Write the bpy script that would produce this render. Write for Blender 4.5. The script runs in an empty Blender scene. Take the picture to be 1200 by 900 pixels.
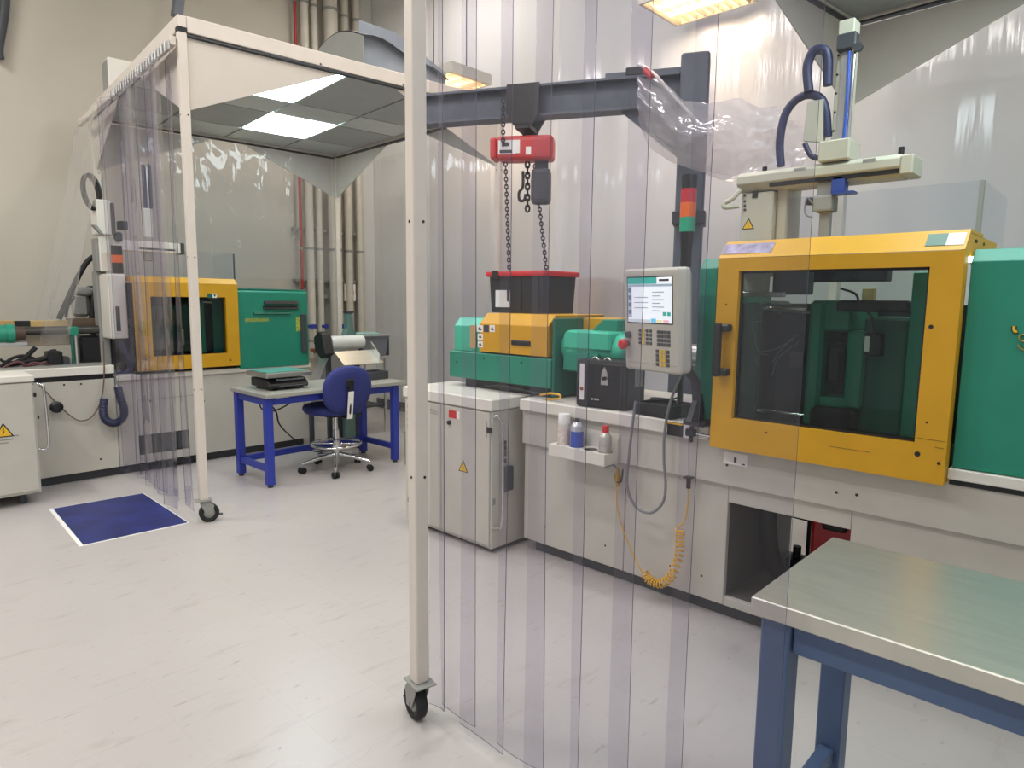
import bpy, bmesh, math, random
from mathutils import Vector, Matrix, noise

# ------------------------------------------------------------------ camera, light, exposure
scene = bpy.context.scene
COL = scene.collection
random.seed(7)
PI = math.pi
FPX, YAW, PITCH, ROLL, CAMH = 781.3, math.radians(43.285), math.radians(7.149), math.radians(0.635), 1.5
_f = Vector((math.cos(YAW)*math.cos(PITCH), math.sin(YAW)*math.cos(PITCH), -math.sin(PITCH)))
_r0 = Vector((math.sin(YAW), -math.cos(YAW), 0)); _u0 = _r0.cross(_f)
_r = math.cos(ROLL)*_r0 + math.sin(ROLL)*_u0
_u = -math.sin(ROLL)*_r0 + math.cos(ROLL)*_u0
CAM0 = Vector((0, 0, CAMH))
cd = bpy.data.cameras.new('camera'); cam = bpy.data.objects.new('camera', cd); COL.objects.link(cam)
cd.sensor_width = 36; cd.lens = FPX*36/1200; cd.clip_start = 0.02
M3 = Matrix((_r, _u, -_f)).transposed(); M4 = M3.to_4x4(); M4.translation = CAM0
cam.matrix_world = M4; scene.camera = cam
scene.view_settings.view_transform = 'Standard'; scene.view_settings.look = 'None'
scene.view_settings.exposure = 0.0; scene.view_settings.gamma = 1; scene.view_settings.use_curve_mapping = False
scene.cycles.transparent_max_bounces = 48; scene.cycles.max_bounces = 8; scene.cycles.use_denoising = True
scene.cycles.sample_clamp_indirect = 6

w = bpy.data.worlds.new('world'); scene.world = w; w.use_nodes = True
w.node_tree.nodes['Background'].inputs[0].default_value = (1.0, 0.99, 0.985, 1)
w.node_tree.nodes['Background'].inputs[1].default_value = 0.60

# ceiling fixtures of the hall: x, y; final two added to brighten the walls
HALL_LIGHTS = [(-1.6, 0.6, 1.0), (-1.4, 3.2, 1.45), (0.7, -0.8, .4), (0.7, 2.4, 1.35), (2.9, -0.4, .3), (2.9, 3.2, 1.1), (-0.6, 5.7, 1.9), (4.55, 5.6, .7)]   # last: share of full power
HALL_Z = 5.2
HALL_STRENGTH = 11.0
TROFFER_STRENGTH = 10.5

# a pixel of the 1200x900 photograph gives a direction; the plane it meets gives the place
def ray(px, py): return _f*FPX + _r*(px-600) - _u*(py-450)
def PX(px, py, X): d = ray(px, py); return CAM0 + d*(X/d.x)
def PY(px, py, Y): d = ray(px, py); return CAM0 + d*(Y/d.y)
def PZ(px, py, Z=0): d = ray(px, py); return CAM0 + d*((Z-CAMH)/d.z)
def boxX(x0, y0, x1, y1, X):      # pixel rectangle on plane x = X  -> ya, yb, za, zb
    a, b = PX(x0, (y0+y1)/2, X), PX(x1, (y0+y1)/2, X); c, d = PX((x0+x1)/2, y0, X), PX((x0+x1)/2, y1, X)
    return min(a.y, b.y), max(a.y, b.y), min(c.z, d.z), max(c.z, d.z)
def boxY(x0, y0, x1, y1, Y):      # on plane y = Y -> xa, xb, za, zb
    a, b = PY(x0, (y0+y1)/2, Y), PY(x1, (y0+y1)/2, Y); c, d = PY((x0+x1)/2, y0, Y), PY((x0+x1)/2, y1, Y)
    return min(a.x, b.x), max(a.x, b.x), min(c.z, d.z), max(c.z, d.z)

# ------------------------------------------------------------------ materials
def lin(c):
    if isinstance(c, str):
        c = c.lstrip('#'); c = [int(c[i:i+2], 16)/255 for i in (0, 2, 4)]
    return tuple(((v+0.055)/1.055)**2.4 if v > 0.04045 else v/12.92 for v in c) + (1,)
MATS = {}
def mat(name, col, rough=0.5, metal=0.0, var=0.08, scale=6.0, bump=0.0, bscale=60.0, spec=0.5, stretch=None):
    if name in MATS: return MATS[name]
    m = bpy.data.materials.new(name); m.use_nodes = True; nt = m.node_tree; N = nt.nodes; L = nt.links
    b = N['Principled BSDF']; c = lin(col)
    b.inputs['Roughness'].default_value = rough; b.inputs['Metallic'].default_value = metal
    b.inputs['Specular IOR Level'].default_value = spec
    tc = N.new('ShaderNodeTexCoord'); mp = N.new('ShaderNodeMapping'); L.new(tc.outputs['Object'], mp.inputs[0])
    if stretch: mp.inputs['Scale'].default_value = stretch
    nz = N.new('ShaderNodeTexNoise'); nz.inputs['Scale'].default_value = scale; nz.inputs['Detail'].default_value = 5
    L.new(mp.outputs[0], nz.inputs['Vector'])
    rp = N.new('ShaderNodeValToRGB'); rp.color_ramp.elements[0].position = 0.3; rp.color_ramp.elements[1].position = 0.7
    rp.color_ramp.elements[0].color = tuple(v*(1-var) for v in c[:3])+(1,)
    rp.color_ramp.elements[1].color = tuple(min(1, v*(1+var)) for v in c[:3])+(1,)
    L.new(nz.outputs['Fac'], rp.inputs[0]); L.new(rp.outputs[0], b.inputs['Base Color'])
    if bump:
        n2 = N.new('ShaderNodeTexNoise'); n2.inputs['Scale'].default_value = bscale; L.new(mp.outputs[0], n2.inputs['Vector'])
        bm_ = N.new('ShaderNodeBump'); bm_.inputs['Strength'].default_value = bump; bm_.inputs['Distance'].default_value = 0.01
        L.new(n2.outputs['Fac'], bm_.inputs['Height']); L.new(bm_.outputs[0], b.inputs['Normal'])
    MATS[name] = m; return m
def clear(name, tint, milk=0.0, milkcol=(.9, .9, .92), rough=0.03, bump=0.0, bscale=8.0, ior=1.45, stretch=(1, 1, 1)):
    """thin clear plastic: transparent with a fresnel gloss and, for film, a milky scattering share"""
    if name in MATS: return MATS[name]
    m = bpy.data.materials.new(name); m.use_nodes = True; nt = m.node_tree; N = nt.nodes; L = nt.links
    N.remove(N['Principled BSDF']); out = N['Material Output']
    tr = N.new('ShaderNodeBsdfTransparent'); tr.inputs[0].default_value = lin(tint)
    gl = N.new('ShaderNodeBsdfGlossy'); gl.inputs['Roughness'].default_value = rough; gl.inputs[0].default_value = (1, 1, 1, 1)
    fr = N.new('ShaderNodeFresnel'); ge = N.new('ShaderNodeNewGeometry'); mr = N.new('ShaderNodeMapRange')   # same gloss on both sides of the sheet
    mr.inputs[3].default_value = ior; mr.inputs[4].default_value = 1/ior; L.new(ge.outputs['Backfacing'], mr.inputs[0]); L.new(mr.outputs[0], fr.inputs[0])
    mx = N.new('ShaderNodeMixShader'); L.new(fr.outputs[0], mx.inputs[0])
    base = tr.outputs[0]
    if bump:
        tc = N.new('ShaderNodeTexCoord'); mp = N.new('ShaderNodeMapping'); mp.inputs['Scale'].default_value = stretch
        L.new(tc.outputs['Object'], mp.inputs[0])
        n2 = N.new('ShaderNodeTexNoise'); n2.inputs['Scale'].default_value = bscale; L.new(mp.outputs[0], n2.inputs['Vector'])
        bp = N.new('ShaderNodeBump'); bp.inputs['Strength'].default_value = bump; bp.inputs['Distance'].default_value = 0.02
        L.new(n2.outputs['Fac'], bp.inputs['Height']); L.new(bp.outputs[0], gl.inputs['Normal']); L.new(bp.outputs[0], fr.inputs['Normal'])
    if milk:
        df = N.new('ShaderNodeBsdfDiffuse'); df.inputs[0].default_value = milkcol+(1,)
        tl = N.new('ShaderNodeBsdfTranslucent'); tl.inputs[0].default_value = milkcol+(1,)
        a = N.new('ShaderNodeMixShader'); a.inputs[0].default_value = 0.5; L.new(df.outputs[0], a.inputs[1]); L.new(tl.outputs[0], a.inputs[2])
        k = N.new('ShaderNodeMixShader'); k.inputs[0].default_value = milk; L.new(tr.outputs[0], k.inputs[1]); L.new(a.outputs[0], k.inputs[2])
        base = k.outputs[0]
    L.new(base, mx.inputs[1]); L.new(gl.outputs[0], mx.inputs[2]); L.new(mx.outputs[0], out.inputs[0])
    MATS[name] = m; return m
def glow(name, col, strength):
    if name in MATS: return MATS[name]
    m = bpy.data.materials.new(name); m.use_nodes = True; b = m.node_tree.nodes['Principled BSDF']
    b.inputs['Base Color'].default_value = lin(col); b.inputs['Emission Color'].default_value = lin(col)
    b.inputs['Emission Strength'].default_value = strength; MATS[name] = m; return m

YEL = mat('yellow paint', '#cb9712', 0.45, var=.05, bump=.02)
GRN = mat('green paint', '#1b8168', 0.42, var=.05, bump=.02)
GRND = mat('dark green paint', '#176150', 0.45, var=.08)
MINT = mat('mint green paint', '#3fb493', 0.38, var=.05)
GREY = mat('machine grey paint', '#bdb9ae', 0.50, var=.04, bump=.02)
GREYD = mat('grey paint darker', '#8d8d88', 0.5, var=.05)
WHITE = mat('off white paint', '#d9d5ca', 0.45, var=.03)
FRAME = mat('tent frame paint', '#cfc6bc', 0.42, var=.04)
GUSS = mat('tent panel', '#c6beb4', 0.55, var=.03)
BLK = mat('black plastic', '#17171a', 0.45, var=.15)
RUB = mat('black rubber', '#1b1b1d', 0.7, var=.15)
DARK = mat('dark steel', '#2c2d30', 0.5, .3, var=.15)
CHAR = mat('charcoal plastic', '#3b3d42', 0.5, var=.1)
STEEL = mat('brushed steel', '#b9b8b2', 0.30, .9, var=.10, scale=10, stretch=(1, 12, 12))
CHROME = mat('chrome', '#d6d6d6', 0.14, 1.0, var=.03)
ALU = mat('aluminium', '#c4c4c2', 0.35, .8, var=.05)
BLUE = mat('blue steel paint', '#2b3a9c', 0.40, var=.06)
BLUEG = mat('grey blue paint', '#4a5f80', 0.45, var=.06)
BLUEF = mat('blue upholstery', '#2a3272', 0.75, var=.12, scale=40, bump=.1, bscale=300)
RED = mat('red plastic', '#c5262c', 0.35, var=.05)
REDP = mat('red paint', '#c23a3c', 0.40, var=.06)
ORG = mat('orange lens', '#e0662a', 0.3, var=.04)
PAPER = mat('white label', '#e6e4df', 0.6, var=.03)
WARN = mat('warning yellow', '#e3b528', 0.5, var=.03)
HOSEY = mat('yellow hose', '#d9a62e', 0.4, var=.06)
HOSEB = mat('dark blue corrugated hose', '#2c3050', 0.45, var=.15)
CABLE = mat('grey cable', '#77777a', 0.5, var=.1)
BRASS = mat('brass', '#b08a3c', 0.35, .8, var=.1)
JIB = mat('crane grey paint', '#565c66', 0.5, var=.12, scale=12)
TANW = mat('tan painted plate', '#b79a63', 0.5, var=.08)
COPPER = mat('copper fitting', '#a0583c', 0.4, .6, var=.15)
LILAC = mat('hologram sticker', '#9a90a6', 0.55, 0, var=.35, scale=25)
PVC = clear('clear strip plastic', '#f6f5f8', milk=0.009, milkcol=(.88, .87, .92), rough=0.02, ior=1.22)
PVCE = mat('cut edge of strip', '#454158', .4, var=.05)
FILM = clear('clear film', '#f7f7f8', milk=0.10, rough=0.06, bump=0.25, bscale=5, stretch=(6, 6, .5))
FILMW = clear('milky film', '#f2f2f4', milk=0.60, milkcol=(.91, .93, .97), rough=0.12, bump=0.25, bscale=4, stretch=(6, 6, .4))
BAGM = clear('crumpled bag film', '#f0eef0', milk=0.40, milkcol=(.92, .90, .92), rough=0.08, bump=.4, bscale=14)
TINT = clear('smoked window', '#dde5e1', rough=0.02, ior=1.35)
ACRY = clear('clear acrylic', '#f6f8fa', milk=.015, rough=0.02, ior=1.3)

# ------------------------------------------------------------------ mesh builder
class G:
    def __init__(s): s.v = []; s.f = []; s.m = []; s.s = []
    def add(s, vs, fs, mi=0, sm=False):
        o = len(s.v); s.v += [Vector(v) for v in vs]
        for f in fs: s.f.append(tuple(i+o for i in f)); s.m.append(mi); s.s.append(sm)
        return s
    def bm(s, bm, mi=0, sm=False):
        bm.verts.index_update(); s.add([v.co.copy() for v in bm.verts], [[v.index for v in f.verts] for f in bm.faces], mi, sm); bm.free(); return s
    def box(s, x0, x1, y0, y1, z0, z1, bev=0.0, mi=0, M=None, seg=1):
        x0, x1 = min(x0, x1), max(x0, x1); y0, y1 = min(y0, y1), max(y0, y1); z0, z1 = min(z0, z1), max(z0, z1)
        b = bmesh.new(); bmesh.ops.create_cube(b, size=1)
        for v in b.verts: v.co = Vector((x0+(v.co.x+.5)*(x1-x0), y0+(v.co.y+.5)*(y1-y0), z0+(v.co.z+.5)*(z1-z0)))
        if bev > 0:
            bev = min(bev, (x1-x0)*.49, (y1-y0)*.49, (z1-z0)*.49)
            bmesh.ops.bevel(b, geom=list(b.edges), offset=bev, segments=seg, profile=.6, affect='EDGES')
        if M is not None: bmesh.ops.transform(b, matrix=M, verts=b.verts)
        return s.bm(b, mi)
    def prism(s, poly, axis, a, b, mi=0, bev=0):
        """poly: 2D outline; axis 'x': (y,z), 'y': (x,z), 'z': (x,y)"""
        def p(q, t): return {'x': (t, q[0], q[1]), 'y': (q[0], t, q[1]), 'z': (q[0], q[1], t)}[axis]
        n = len(poly); bmm = bmesh.new()
        lo = [bmm.verts.new(p(q, a)) for q in poly]; hi = [bmm.verts.new(p(q, b)) for q in poly]
        bmm.faces.new(lo); bmm.faces.new(hi)
        for i in range(n): bmm.faces.new((lo[i], lo[(i+1) % n], hi[(i+1) % n], hi[i]))
        bmesh.ops.recalc_face_normals(bmm, faces=bmm.faces)
        if bev: bmesh.ops.bevel(bmm, geom=list(bmm.edges), offset=bev, segments=1, profile=.6, affect='EDGES')
        return s.bm(bmm, mi)
    def ring(s, axis, a, b, u0, u1, v0, v1, p0, p1, q0, q1, mi=0):
        """flat frame with a rectangular hole, one piece; outer u0..u1 x v0..v1, hole p0..p1 x q0..q1"""
        def P_(u, v, t): return (t, u, v) if axis == 'x' else (u, t, v)
        out = [(u0, v0), (u1, v0), (u1, v1), (u0, v1)]; inn = [(p0, q0), (p1, q0), (p1, q1), (p0, q1)]
        vs = [P_(*q, t) for t in (a, b) for q in out+inn]; fs = []
        for k in range(4):
            j = (k+1) % 4; fs += [(k, j, 4+j, 4+k), (8+k, 8+j, 12+j, 12+k), (k, j, 8+j, 8+k), (4+k, 4+j, 12+j, 12+k)]
        return s.add(vs, fs, mi)
    def tube(s, pts, r, n=10, mi=0, cap=True, closed=False, rb=None):
        pts = [Vector(p) for p in pts]; k = len(pts); rings = []
        rs = r if isinstance(r, (list, tuple)) else [r]*k
        prev = None
        for i, p in enumerate(pts):
            a = pts[(i-1) % k] if (closed or i > 0) else p; b = pts[(i+1) % k] if (closed or i < k-1) else p
            t = (b-a)
            t = t.normalized() if t.length > 1e-9 else Vector((0, 0, 1))
            if prev is None:
                up = Vector((0, 0, 1)) if abs(t.z) < .9 else Vector((1, 0, 0)); n1 = t.cross(up).normalized()
            else:
                n1 = prev - t*prev.dot(t); n1 = n1.normalized() if n1.length > 1e-6 else t.orthogonal().normalized()
            prev = n1; n2 = t.cross(n1)
            rings.append([p + (n1*math.cos(2*PI*j/n) + n2*math.sin(2*PI*j/n)*(rb/r if rb else 1))*rs[i] for j in range(n)])
        vs = [v for rg in rings for v in rg]; fs = []
        for i in range(k if closed else k-1):
            for j in range(n):
                a = i*n+j; b = i*n+(j+1) % n; c = ((i+1) % k)*n+(j+1) % n; d = ((i+1) % k)*n+j
                fs.append((a, b, c, d))
        s.add(vs, fs, mi, True)
        if cap and not closed:
            s.add(rings[0], [tuple(range(n))[::-1]], mi); s.add(rings[-1], [tuple(range(n))], mi)
        return s
    def cyl(s, p0, p1, r, n=16, mi=0, r2=None): return s.tube([p0, p1], [r, r if r2 is None else r2], n, mi)
    def bar(s, p0, p1, w, h, mi=0, up=(0, 0, 1), bev=0.0):
        p0, p1 = Vector(p0), Vector(p1); t = (p1-p0); L_ = t.length; t.normalize(); up = Vector(up)
        if abs(t.dot(up)) > .95: up = Vector((1, 0, 0))
        a = t.cross(up).normalized(); b = a.cross(t)
        M = Matrix((t, a, b)).transposed().to_4x4(); M.translation = p0
        return s.box(0, L_, -w/2, w/2, -h/2, h/2, bev, mi, M)
    def lathe(s, prof, origin=(0, 0, 0), n=20, mi=0, axis='z', sm=True):
        vs, fs = [], []
        for r_, z_ in prof:
            for j in range(n):
                a = 2*PI*j/n; c, d = r_*math.cos(a), r_*math.sin(a)
                q = {'z': (c, d, z_), 'x': (z_, c, d), 'y': (d, z_, c)}[axis]; vs.append(Vector(q)+Vector(origin))
        for i in range(len(prof)-1):
            for j in range(n): fs.append((i*n+j, i*n+(j+1) % n, (i+1)*n+(j+1) % n, (i+1)*n+j))
        s.add(vs, fs, mi, sm)
        k = len(prof)-1
        s.add(vs[:n], [tuple(range(n))[::-1]], mi); s.add(vs[k*n:], [tuple(range(n))], mi); return s
    def grid(s, fn, nu, nv, mi=0, sm=True, thick=0.0):
        vs = [Vector(fn(i/nu, j/nv)) for i in range(nu+1) for j in range(nv+1)]; W = nv+1
        fs = [(i*W+j, (i+1)*W+j, (i+1)*W+j+1, i*W+j+1) for i in range(nu) for j in range(nv)]
        return s.add(vs, fs, mi, sm)
def spline(pts, sub=8):
    pts = [Vector(p) for p in pts]; out = []; P = [pts[0]*2-pts[1]] + pts + [pts[-1]*2-pts[-2]]
    for i in range(1, len(P)-2):
        a, b, c, d = P[i-1], P[i], P[i+1], P[i+2]
        for k in range(sub):
            t = k/sub; out.append(.5*((2*b)+(c-a)*t+(2*a-5*b+4*c-d)*t*t+(3*b-a-3*c+d)*t**3))
    out.append(pts[-1]); return out

def finish(name, g, mats, parent=None, off=(0, 0, 0)):
    me = bpy.data.meshes.new(name); off = Vector(off)
    me.from_pydata([v-off for v in g.v], [], g.f)
    for m_ in (mats if isinstance(mats, (list, tuple)) else [mats]): me.materials.append(m_)
    me.polygons.foreach_set('material_index', g.m); me.polygons.foreach_set('use_smooth', g.s); me.update()
    bm = bmesh.new(); bm.from_mesh(me); bmesh.ops.recalc_face_normals(bm, faces=bm.faces); bm.to_mesh(me); bm.free()
    o = bpy.data.objects.new(name, me); COL.objects.link(o)
    if parent is not None: o.parent = parent
    return o
def tag(o, label, cat=None, group=None):
    o['label'] = label
    if cat: o['category'] = cat
    if group: o['group'] = group
    return o
class T:
    """a thing: an Empty at its base; parts are written in world coordinates unless local"""
    def __init__(s, name, label, cat, loc, group=None, local=False, rz=0.0):
        s.o = bpy.data.objects.new(name, None); COL.objects.link(s.o); s.o.location = loc; s.o.rotation_euler = (0, 0, rz)
        s.o.empty_display_size = .1; s.off = Vector((0, 0, 0)) if local else Vector(loc); tag(s.o, label, cat, group)
    def part(s, name, g, mats, under=None, label=None):
        o = finish(name, g, mats, under or s.o, s.off)
        if label: o['label'] = label
        return o
def single(name, g, mats, label, cat, loc, group=None):
    o = finish(name, g, mats, None, loc); o.location = loc; return tag(o, label, cat, group)
def struct(name, g, mats, parent=None):
    o = finish(name, g, mats, parent)
    if parent is None: o['kind'] = 'structure'
    return o
# ------------------------------------------------------------------ the hall
WX, WY, WZ = 5.43, 7.80, 6.0
WALLM = mat('beige wall paint', '#bfb8ab', 0.75, var=.03, scale=1.2, bump=.03)
WALLM2 = mat('pale wall paint', '#cfcdc9', 0.75, var=.03, scale=1.2, bump=.03)
CEILM = mat('ceiling paint', '#a9a69e', 0.8, var=.03)
def floor_mat():
    m = mat('waxed floor tile', '#b3adaa', 0.28, var=.035, scale=1.1, bump=.03, bscale=3)
    nt = m.node_tree; N = nt.nodes; L = nt.links; b = N['Principled BSDF']; base = b.inputs['Base Color'].links[0].from_socket
    g = N.new('ShaderNodeNewGeometry')
    for n_ in N:
        if n_.type == 'MAPPING': L.new(g.outputs['Position'], n_.inputs[0])
    def scuff(scale, lo, hi, col, rot, st):
        mp = N.new('ShaderNodeMapping'); mp.inputs['Rotation'].default_value = (0, 0, rot); mp.inputs['Scale'].default_value = st
        L.new(g.outputs['Position'], mp.inputs[0])
        nz = N.new('ShaderNodeTexNoise'); nz.inputs['Scale'].default_value = scale; nz.inputs['Detail'].default_value = 4
        L.new(mp.outputs[0], nz.inputs['Vector'])
        r = N.new('ShaderNodeMapRange'); r.inputs[1].default_value = lo; r.inputs[2].default_value = hi; r.inputs[4].default_value = .55
        L.new(nz.outputs['Fac'], r.inputs[0])
        mx = N.new('ShaderNodeMixRGB'); mx.inputs[2].default_value = lin(col); L.new(r.outputs[0], mx.inputs[0]); return mx
    a = scuff(3.2, .60, .78, '#958e84', .6, (1, 3.5, 1)); L.new(base, a.inputs[1])
    c = scuff(9, .64, .76, '#847d72', -.5, (1, 4, 1)); L.new(a.outputs[0], c.inputs[1])
    d = scuff(26, .69, .77, '#6d665f', .2, (1, 1.6, 1)); L.new(c.outputs[0], d.inputs[1])
    L.new(d.outputs[0], b.inputs['Base Color']); return m
FLOORM = floor_mat()
JOINT = mat('floor joint', '#c0b9b1', .4)
fl = struct('floor', G().box(-5, WX+.2, -4, WY+.2, -.12, -.0003), FLOORM)
TS, TG = 0.32, 0.0005
tile_me = finish('floor_tile', G().box(-TS/2+TG/2, TS/2-TG/2, -TS/2+TG/2, TS/2-TG/2, -.0003, 0), FLOORM, fl)
spots = []
for i in range(-19, 18):
    for j in range(-15, 26):
        cx, cy = .79+TS*(i+.5), 2.38+TS*(j+.5)
        if cx < -4.9 or cx > WX or cy < -3.9 or cy > WY: continue
        d = Vector((cx, cy, 0))-CAM0; f_ = d.dot(_f)
        vis = f_ > .4 and abs(d.dot(_r)/f_)*FPX < 640 and abs(d.dot(_u)/f_)*FPX < 490
        spots.append((0 if vis else 1, d.length, cx, cy))
spots.sort(); rest = G()
for k, (v_, dl, cx, cy) in enumerate(spots):
    if k == 0: tile_me.location = (cx, cy, 0)
    elif k < 290 and v_ == 0:
        o = tile_me.copy(); COL.objects.link(o); o.parent = fl; o.location = (cx, cy, 0)
    else: rest.box(cx-TS/2+TG/2, cx+TS/2-TG/2, cy-TS/2+TG/2, cy+TS/2-TG/2, -.0003, 0)
ro = finish('floor_tile', rest, FLOORM, fl); ro['kind'] = 'stuff'
struct('wall_back', G().box(-5, WX+.2, WY, WY+.15, 0, WZ), WALLM)
struct('wall_right', G().box(WX, WX+.15, -4, WY, 0, WZ), WALLM2)
struct('ceiling', G().box(-5, WX+.2, -4, WY+.15, WZ, WZ+.1), CEILM)
struct('baseboard_right', G().box(WX-.012, WX, -4, WY-.012, 0, .13, .003), CHAR)
struct('baseboard_back', G().box(-5, WX, WY-.012, WY, 0, .13, .003), CHAR)
struct('trim_1', G().box(5.17, WX, WY-.10, WY, 0, WZ, .01), WALLM2)

LAMPM = glow('fluorescent tube', '#fff0d8', HALL_STRENGTH)
def hall_light(x, y, label):
    t = T('ceiling_light', label, 'ceiling light', (x, y, HALL_Z), group='hanging ceiling lights')
    t.part('housing', G().prism([(x-.16, HALL_Z), (x+.16, HALL_Z), (x+.10, HALL_Z+.09), (x-.10, HALL_Z+.09)], 'y', y-.65, y+.65), WHITE)
    for s in (-.07, .07): t.part('tube', G().cyl((x+s, y-.6, HALL_Z-.02), (x+s, y+.6, HALL_Z-.02), .019, 10), LAMPM)
    for s in (-.45, .45): t.part('hanger', G().cyl((x, y+s, HALL_Z+.09), (x, y+s, WZ), .006, 6), CHAR)
for x, y, _p in HALL_LIGHTS: hall_light(x, y, 'long white fluorescent light hanging from the hall ceiling')
_c = PZ(97, -4, HALL_Z); hall_light(_c.x, _c.y+.3, 'long white fluorescent light hanging from the hall ceiling')
for k, (x, y, pw) in enumerate(HALL_LIGHTS):
    ld = bpy.data.lights.new('fluorescent_light', 'AREA'); ld.shape = 'RECTANGLE'; ld.size = .3; ld.size_y = 1.25
    ld.energy = HALL_STRENGTH*4.6*pw; ld.color = (1, .985, .965)
    lo = bpy.data.objects.new('fluorescent_light', ld); COL.objects.link(lo); lo.location = (x, y, HALL_Z-.06)

# two louvred lamps hung beside the tents
LOUVM = glow('warm lamp tube', '#ffd9a0', 14.0)
def louvre_light(c, label, power, L_=.62, W_=.5):
    x, y, z = c
    t = T('louvre_light', label, 'ceiling light', (x, y, z))
    t.part('housing', G().box(x-W_/2-.02, x+W_/2+.02, y-L_/2-.02, y+L_/2+.02, z+.09, z+.10, .002), WHITE)
    for b_ in ((x-W_/2-.02, x-W_/2, y-L_/2-.02, y+L_/2+.02), (x+W_/2, x+W_/2+.02, y-L_/2-.02, y+L_/2+.02), (x-W_/2, x+W_/2, y-L_/2-.02, y-L_/2), (x-W_/2, x+W_/2, y+L_/2, y+L_/2+.02)):
        t.part('side', G().box(b_[0], b_[1], b_[2], b_[3], z, z+.09), WHITE)
    for k in range(3): xx = x-W_/2+W_*(k+.5)/3; t.part('tube', G().cyl((xx, y-L_/2+.02, z+.06), (xx, y+L_/2-.02, z+.06), .016, 10), LOUVM)
    for k in range(9): yy = y-L_/2+L_*(k+.5)/9; t.part('louvre', G().box(x-W_/2, x+W_/2, yy-.002, yy+.002, z, z+.035), ALU)
    for s in (-1, 1): t.part('hanger', G().cyl((x, y+s*L_*.4, z+.10), (x, y+s*L_*.4, WZ), .005, 6), CHAR)
    ld = bpy.data.lights.new('lamp_light', 'AREA'); ld.shape = 'RECTANGLE'; ld.size = W_; ld.size_y = L_; ld.energy = power; ld.color = (1, .84, .62)
    lo = bpy.data.objects.new('lamp_light', ld); COL.objects.link(lo); lo.location = (x, y, z-.02)
_c = PX(818, 4, 4.62); louvre_light(_c, 'warm louvred lamp hung above the crane column', 18)
_c = PX(527, 100, 4.70); louvre_light(_c, 'warm louvred lamp hung near the room corner beyond the crane arm', 10)

# pipes on the back wall
def wall_pipe(px, r, m, label, zlo=.75, bow=0.0):
    c = PY(px, 30, WY-.10); x = c.x
    t = T('wall_pipe', label, 'pipe', (x, WY-.08-r, zlo))
    t.part('pipe_run', G().cyl((x, WY-.08-r, zlo), (x, WY-.08-r, WZ-.02), r, 14), m)
    for z in (.95, 2.1, 3.6, 5.0): t.part('clamp', G().cyl((x, WY-.08-r, z), (x, WY-.08-r, z+.03), r*1.12, 14), GREYD)
    return x
REDPIPE = mat('red pipe paint', '#a8332c', .45)
PIPEM = mat('white pipe paint', '#c7c0b3', .5)
PIPES = [wall_pipe(346, .018, REDPIPE, 'thin red sprinkler pipe running up the back wall', 1.5),
         wall_pipe(355, .050, PIPEM, 'white wall pipe next to the thin red pipe'),
         wall_pipe(367, .040, PIPEM, 'narrower white pipe between two thicker wall pipes'),
         wall_pipe(384, .085, PIPEM, 'thickest white pipe on the back wall'),
         wall_pipe(402, .050, PIPEM, 'white wall pipe right beside the thickest pipe'),
         wall_pipe(416, .050, PIPEM, 'white wall pipe closest to the corner pilaster')]
for z, lab in ((1.02, 'lowest grey strut rail across the wall pipes'), (1.52, 'grey strut rail across the pipes level with the alarm plate'), (1.72, 'grey strut rail just above the alarm plate'), (2.35, 'highest grey strut rail across the wall pipes')):
    single('strut_rail', G().box(PIPES[0]-.08, PIPES[-1]+.28, WY-.09, WY-.05, z-.02, z+.02, .004).box(PIPES[0]-.08, PIPES[0]-.05, WY-.05, WY, z-.02, z+.02).box(PIPES[-1]+.25, PIPES[-1]+.28, WY-.05, WY, z-.02, z+.02), GREYD, lab, 'rail', (PIPES[2], WY-.07, z))
a = boxY(405, 333, 418, 353, WY-.14); t = T('alarm_plate', 'pale wall plate with a red round alarm on strut rails', 'alarm', (a[0], WY-.09, a[2]))
t.part('plate', G().box(a[0], a[1], WY-.12, WY-.09, a[2], a[3], .005), PAPER)
t.part('bell', G().lathe([(.001, -.03), (.035, -.028), (.05, -.01), (.052, 0)], ((a[0]+a[1])/2, WY-.12, (a[2]+a[3])/2), 18, axis='y'), REDP)
for k, (p0, p1, lab) in enumerate([(363, 371, 'blue sign band on the pipe beside the red pipe'), (380, 384, 'small dark blue sign band on the thick pipe'), (397, 403, 'blue sign band between the thick pipe and its twin by the pilaster'), (404, 412, 'blue sign band beside the corner pilaster')]):
    q = boxY(p0, 380, p1, 385, WY-.24); single('pipe_sign', G().box(q[0], q[1], WY-.255, WY-.25, q[2], q[3], .001).box((q[0]+q[1])/2-.01, (q[0]+q[1])/2+.01, WY-.25, WY-.08, q[2]+.01, q[3]-.01), BLUE, lab, 'sign', (q[0], WY-.25, q[2]))
t = T('pipe_manifold', 'copper manifold with valves at the foot of the wall pipes', 'manifold', (PIPES[1], WY-.30, .84))
t.part('header', G().cyl((PIPES[0]-.02, WY-.30, .86), (PIPES[3]+.1, WY-.30, .86), .02, 10).cyl((PIPES[1], WY-.30, .86), (PIPES[1], WY-.1, .80), .02), COPPER)
for k in range(5):
    x = PIPES[0]+.05+k*.09
    t.part('valve', G().cyl((x, WY-.30, .86), (x, WY-.30, .96+.03*(k % 2)), .014, 10).lathe([(.02, 0), (.03, .012), (.02, .03)], (x, WY-.30, .93), 10), COPPER)
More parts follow.
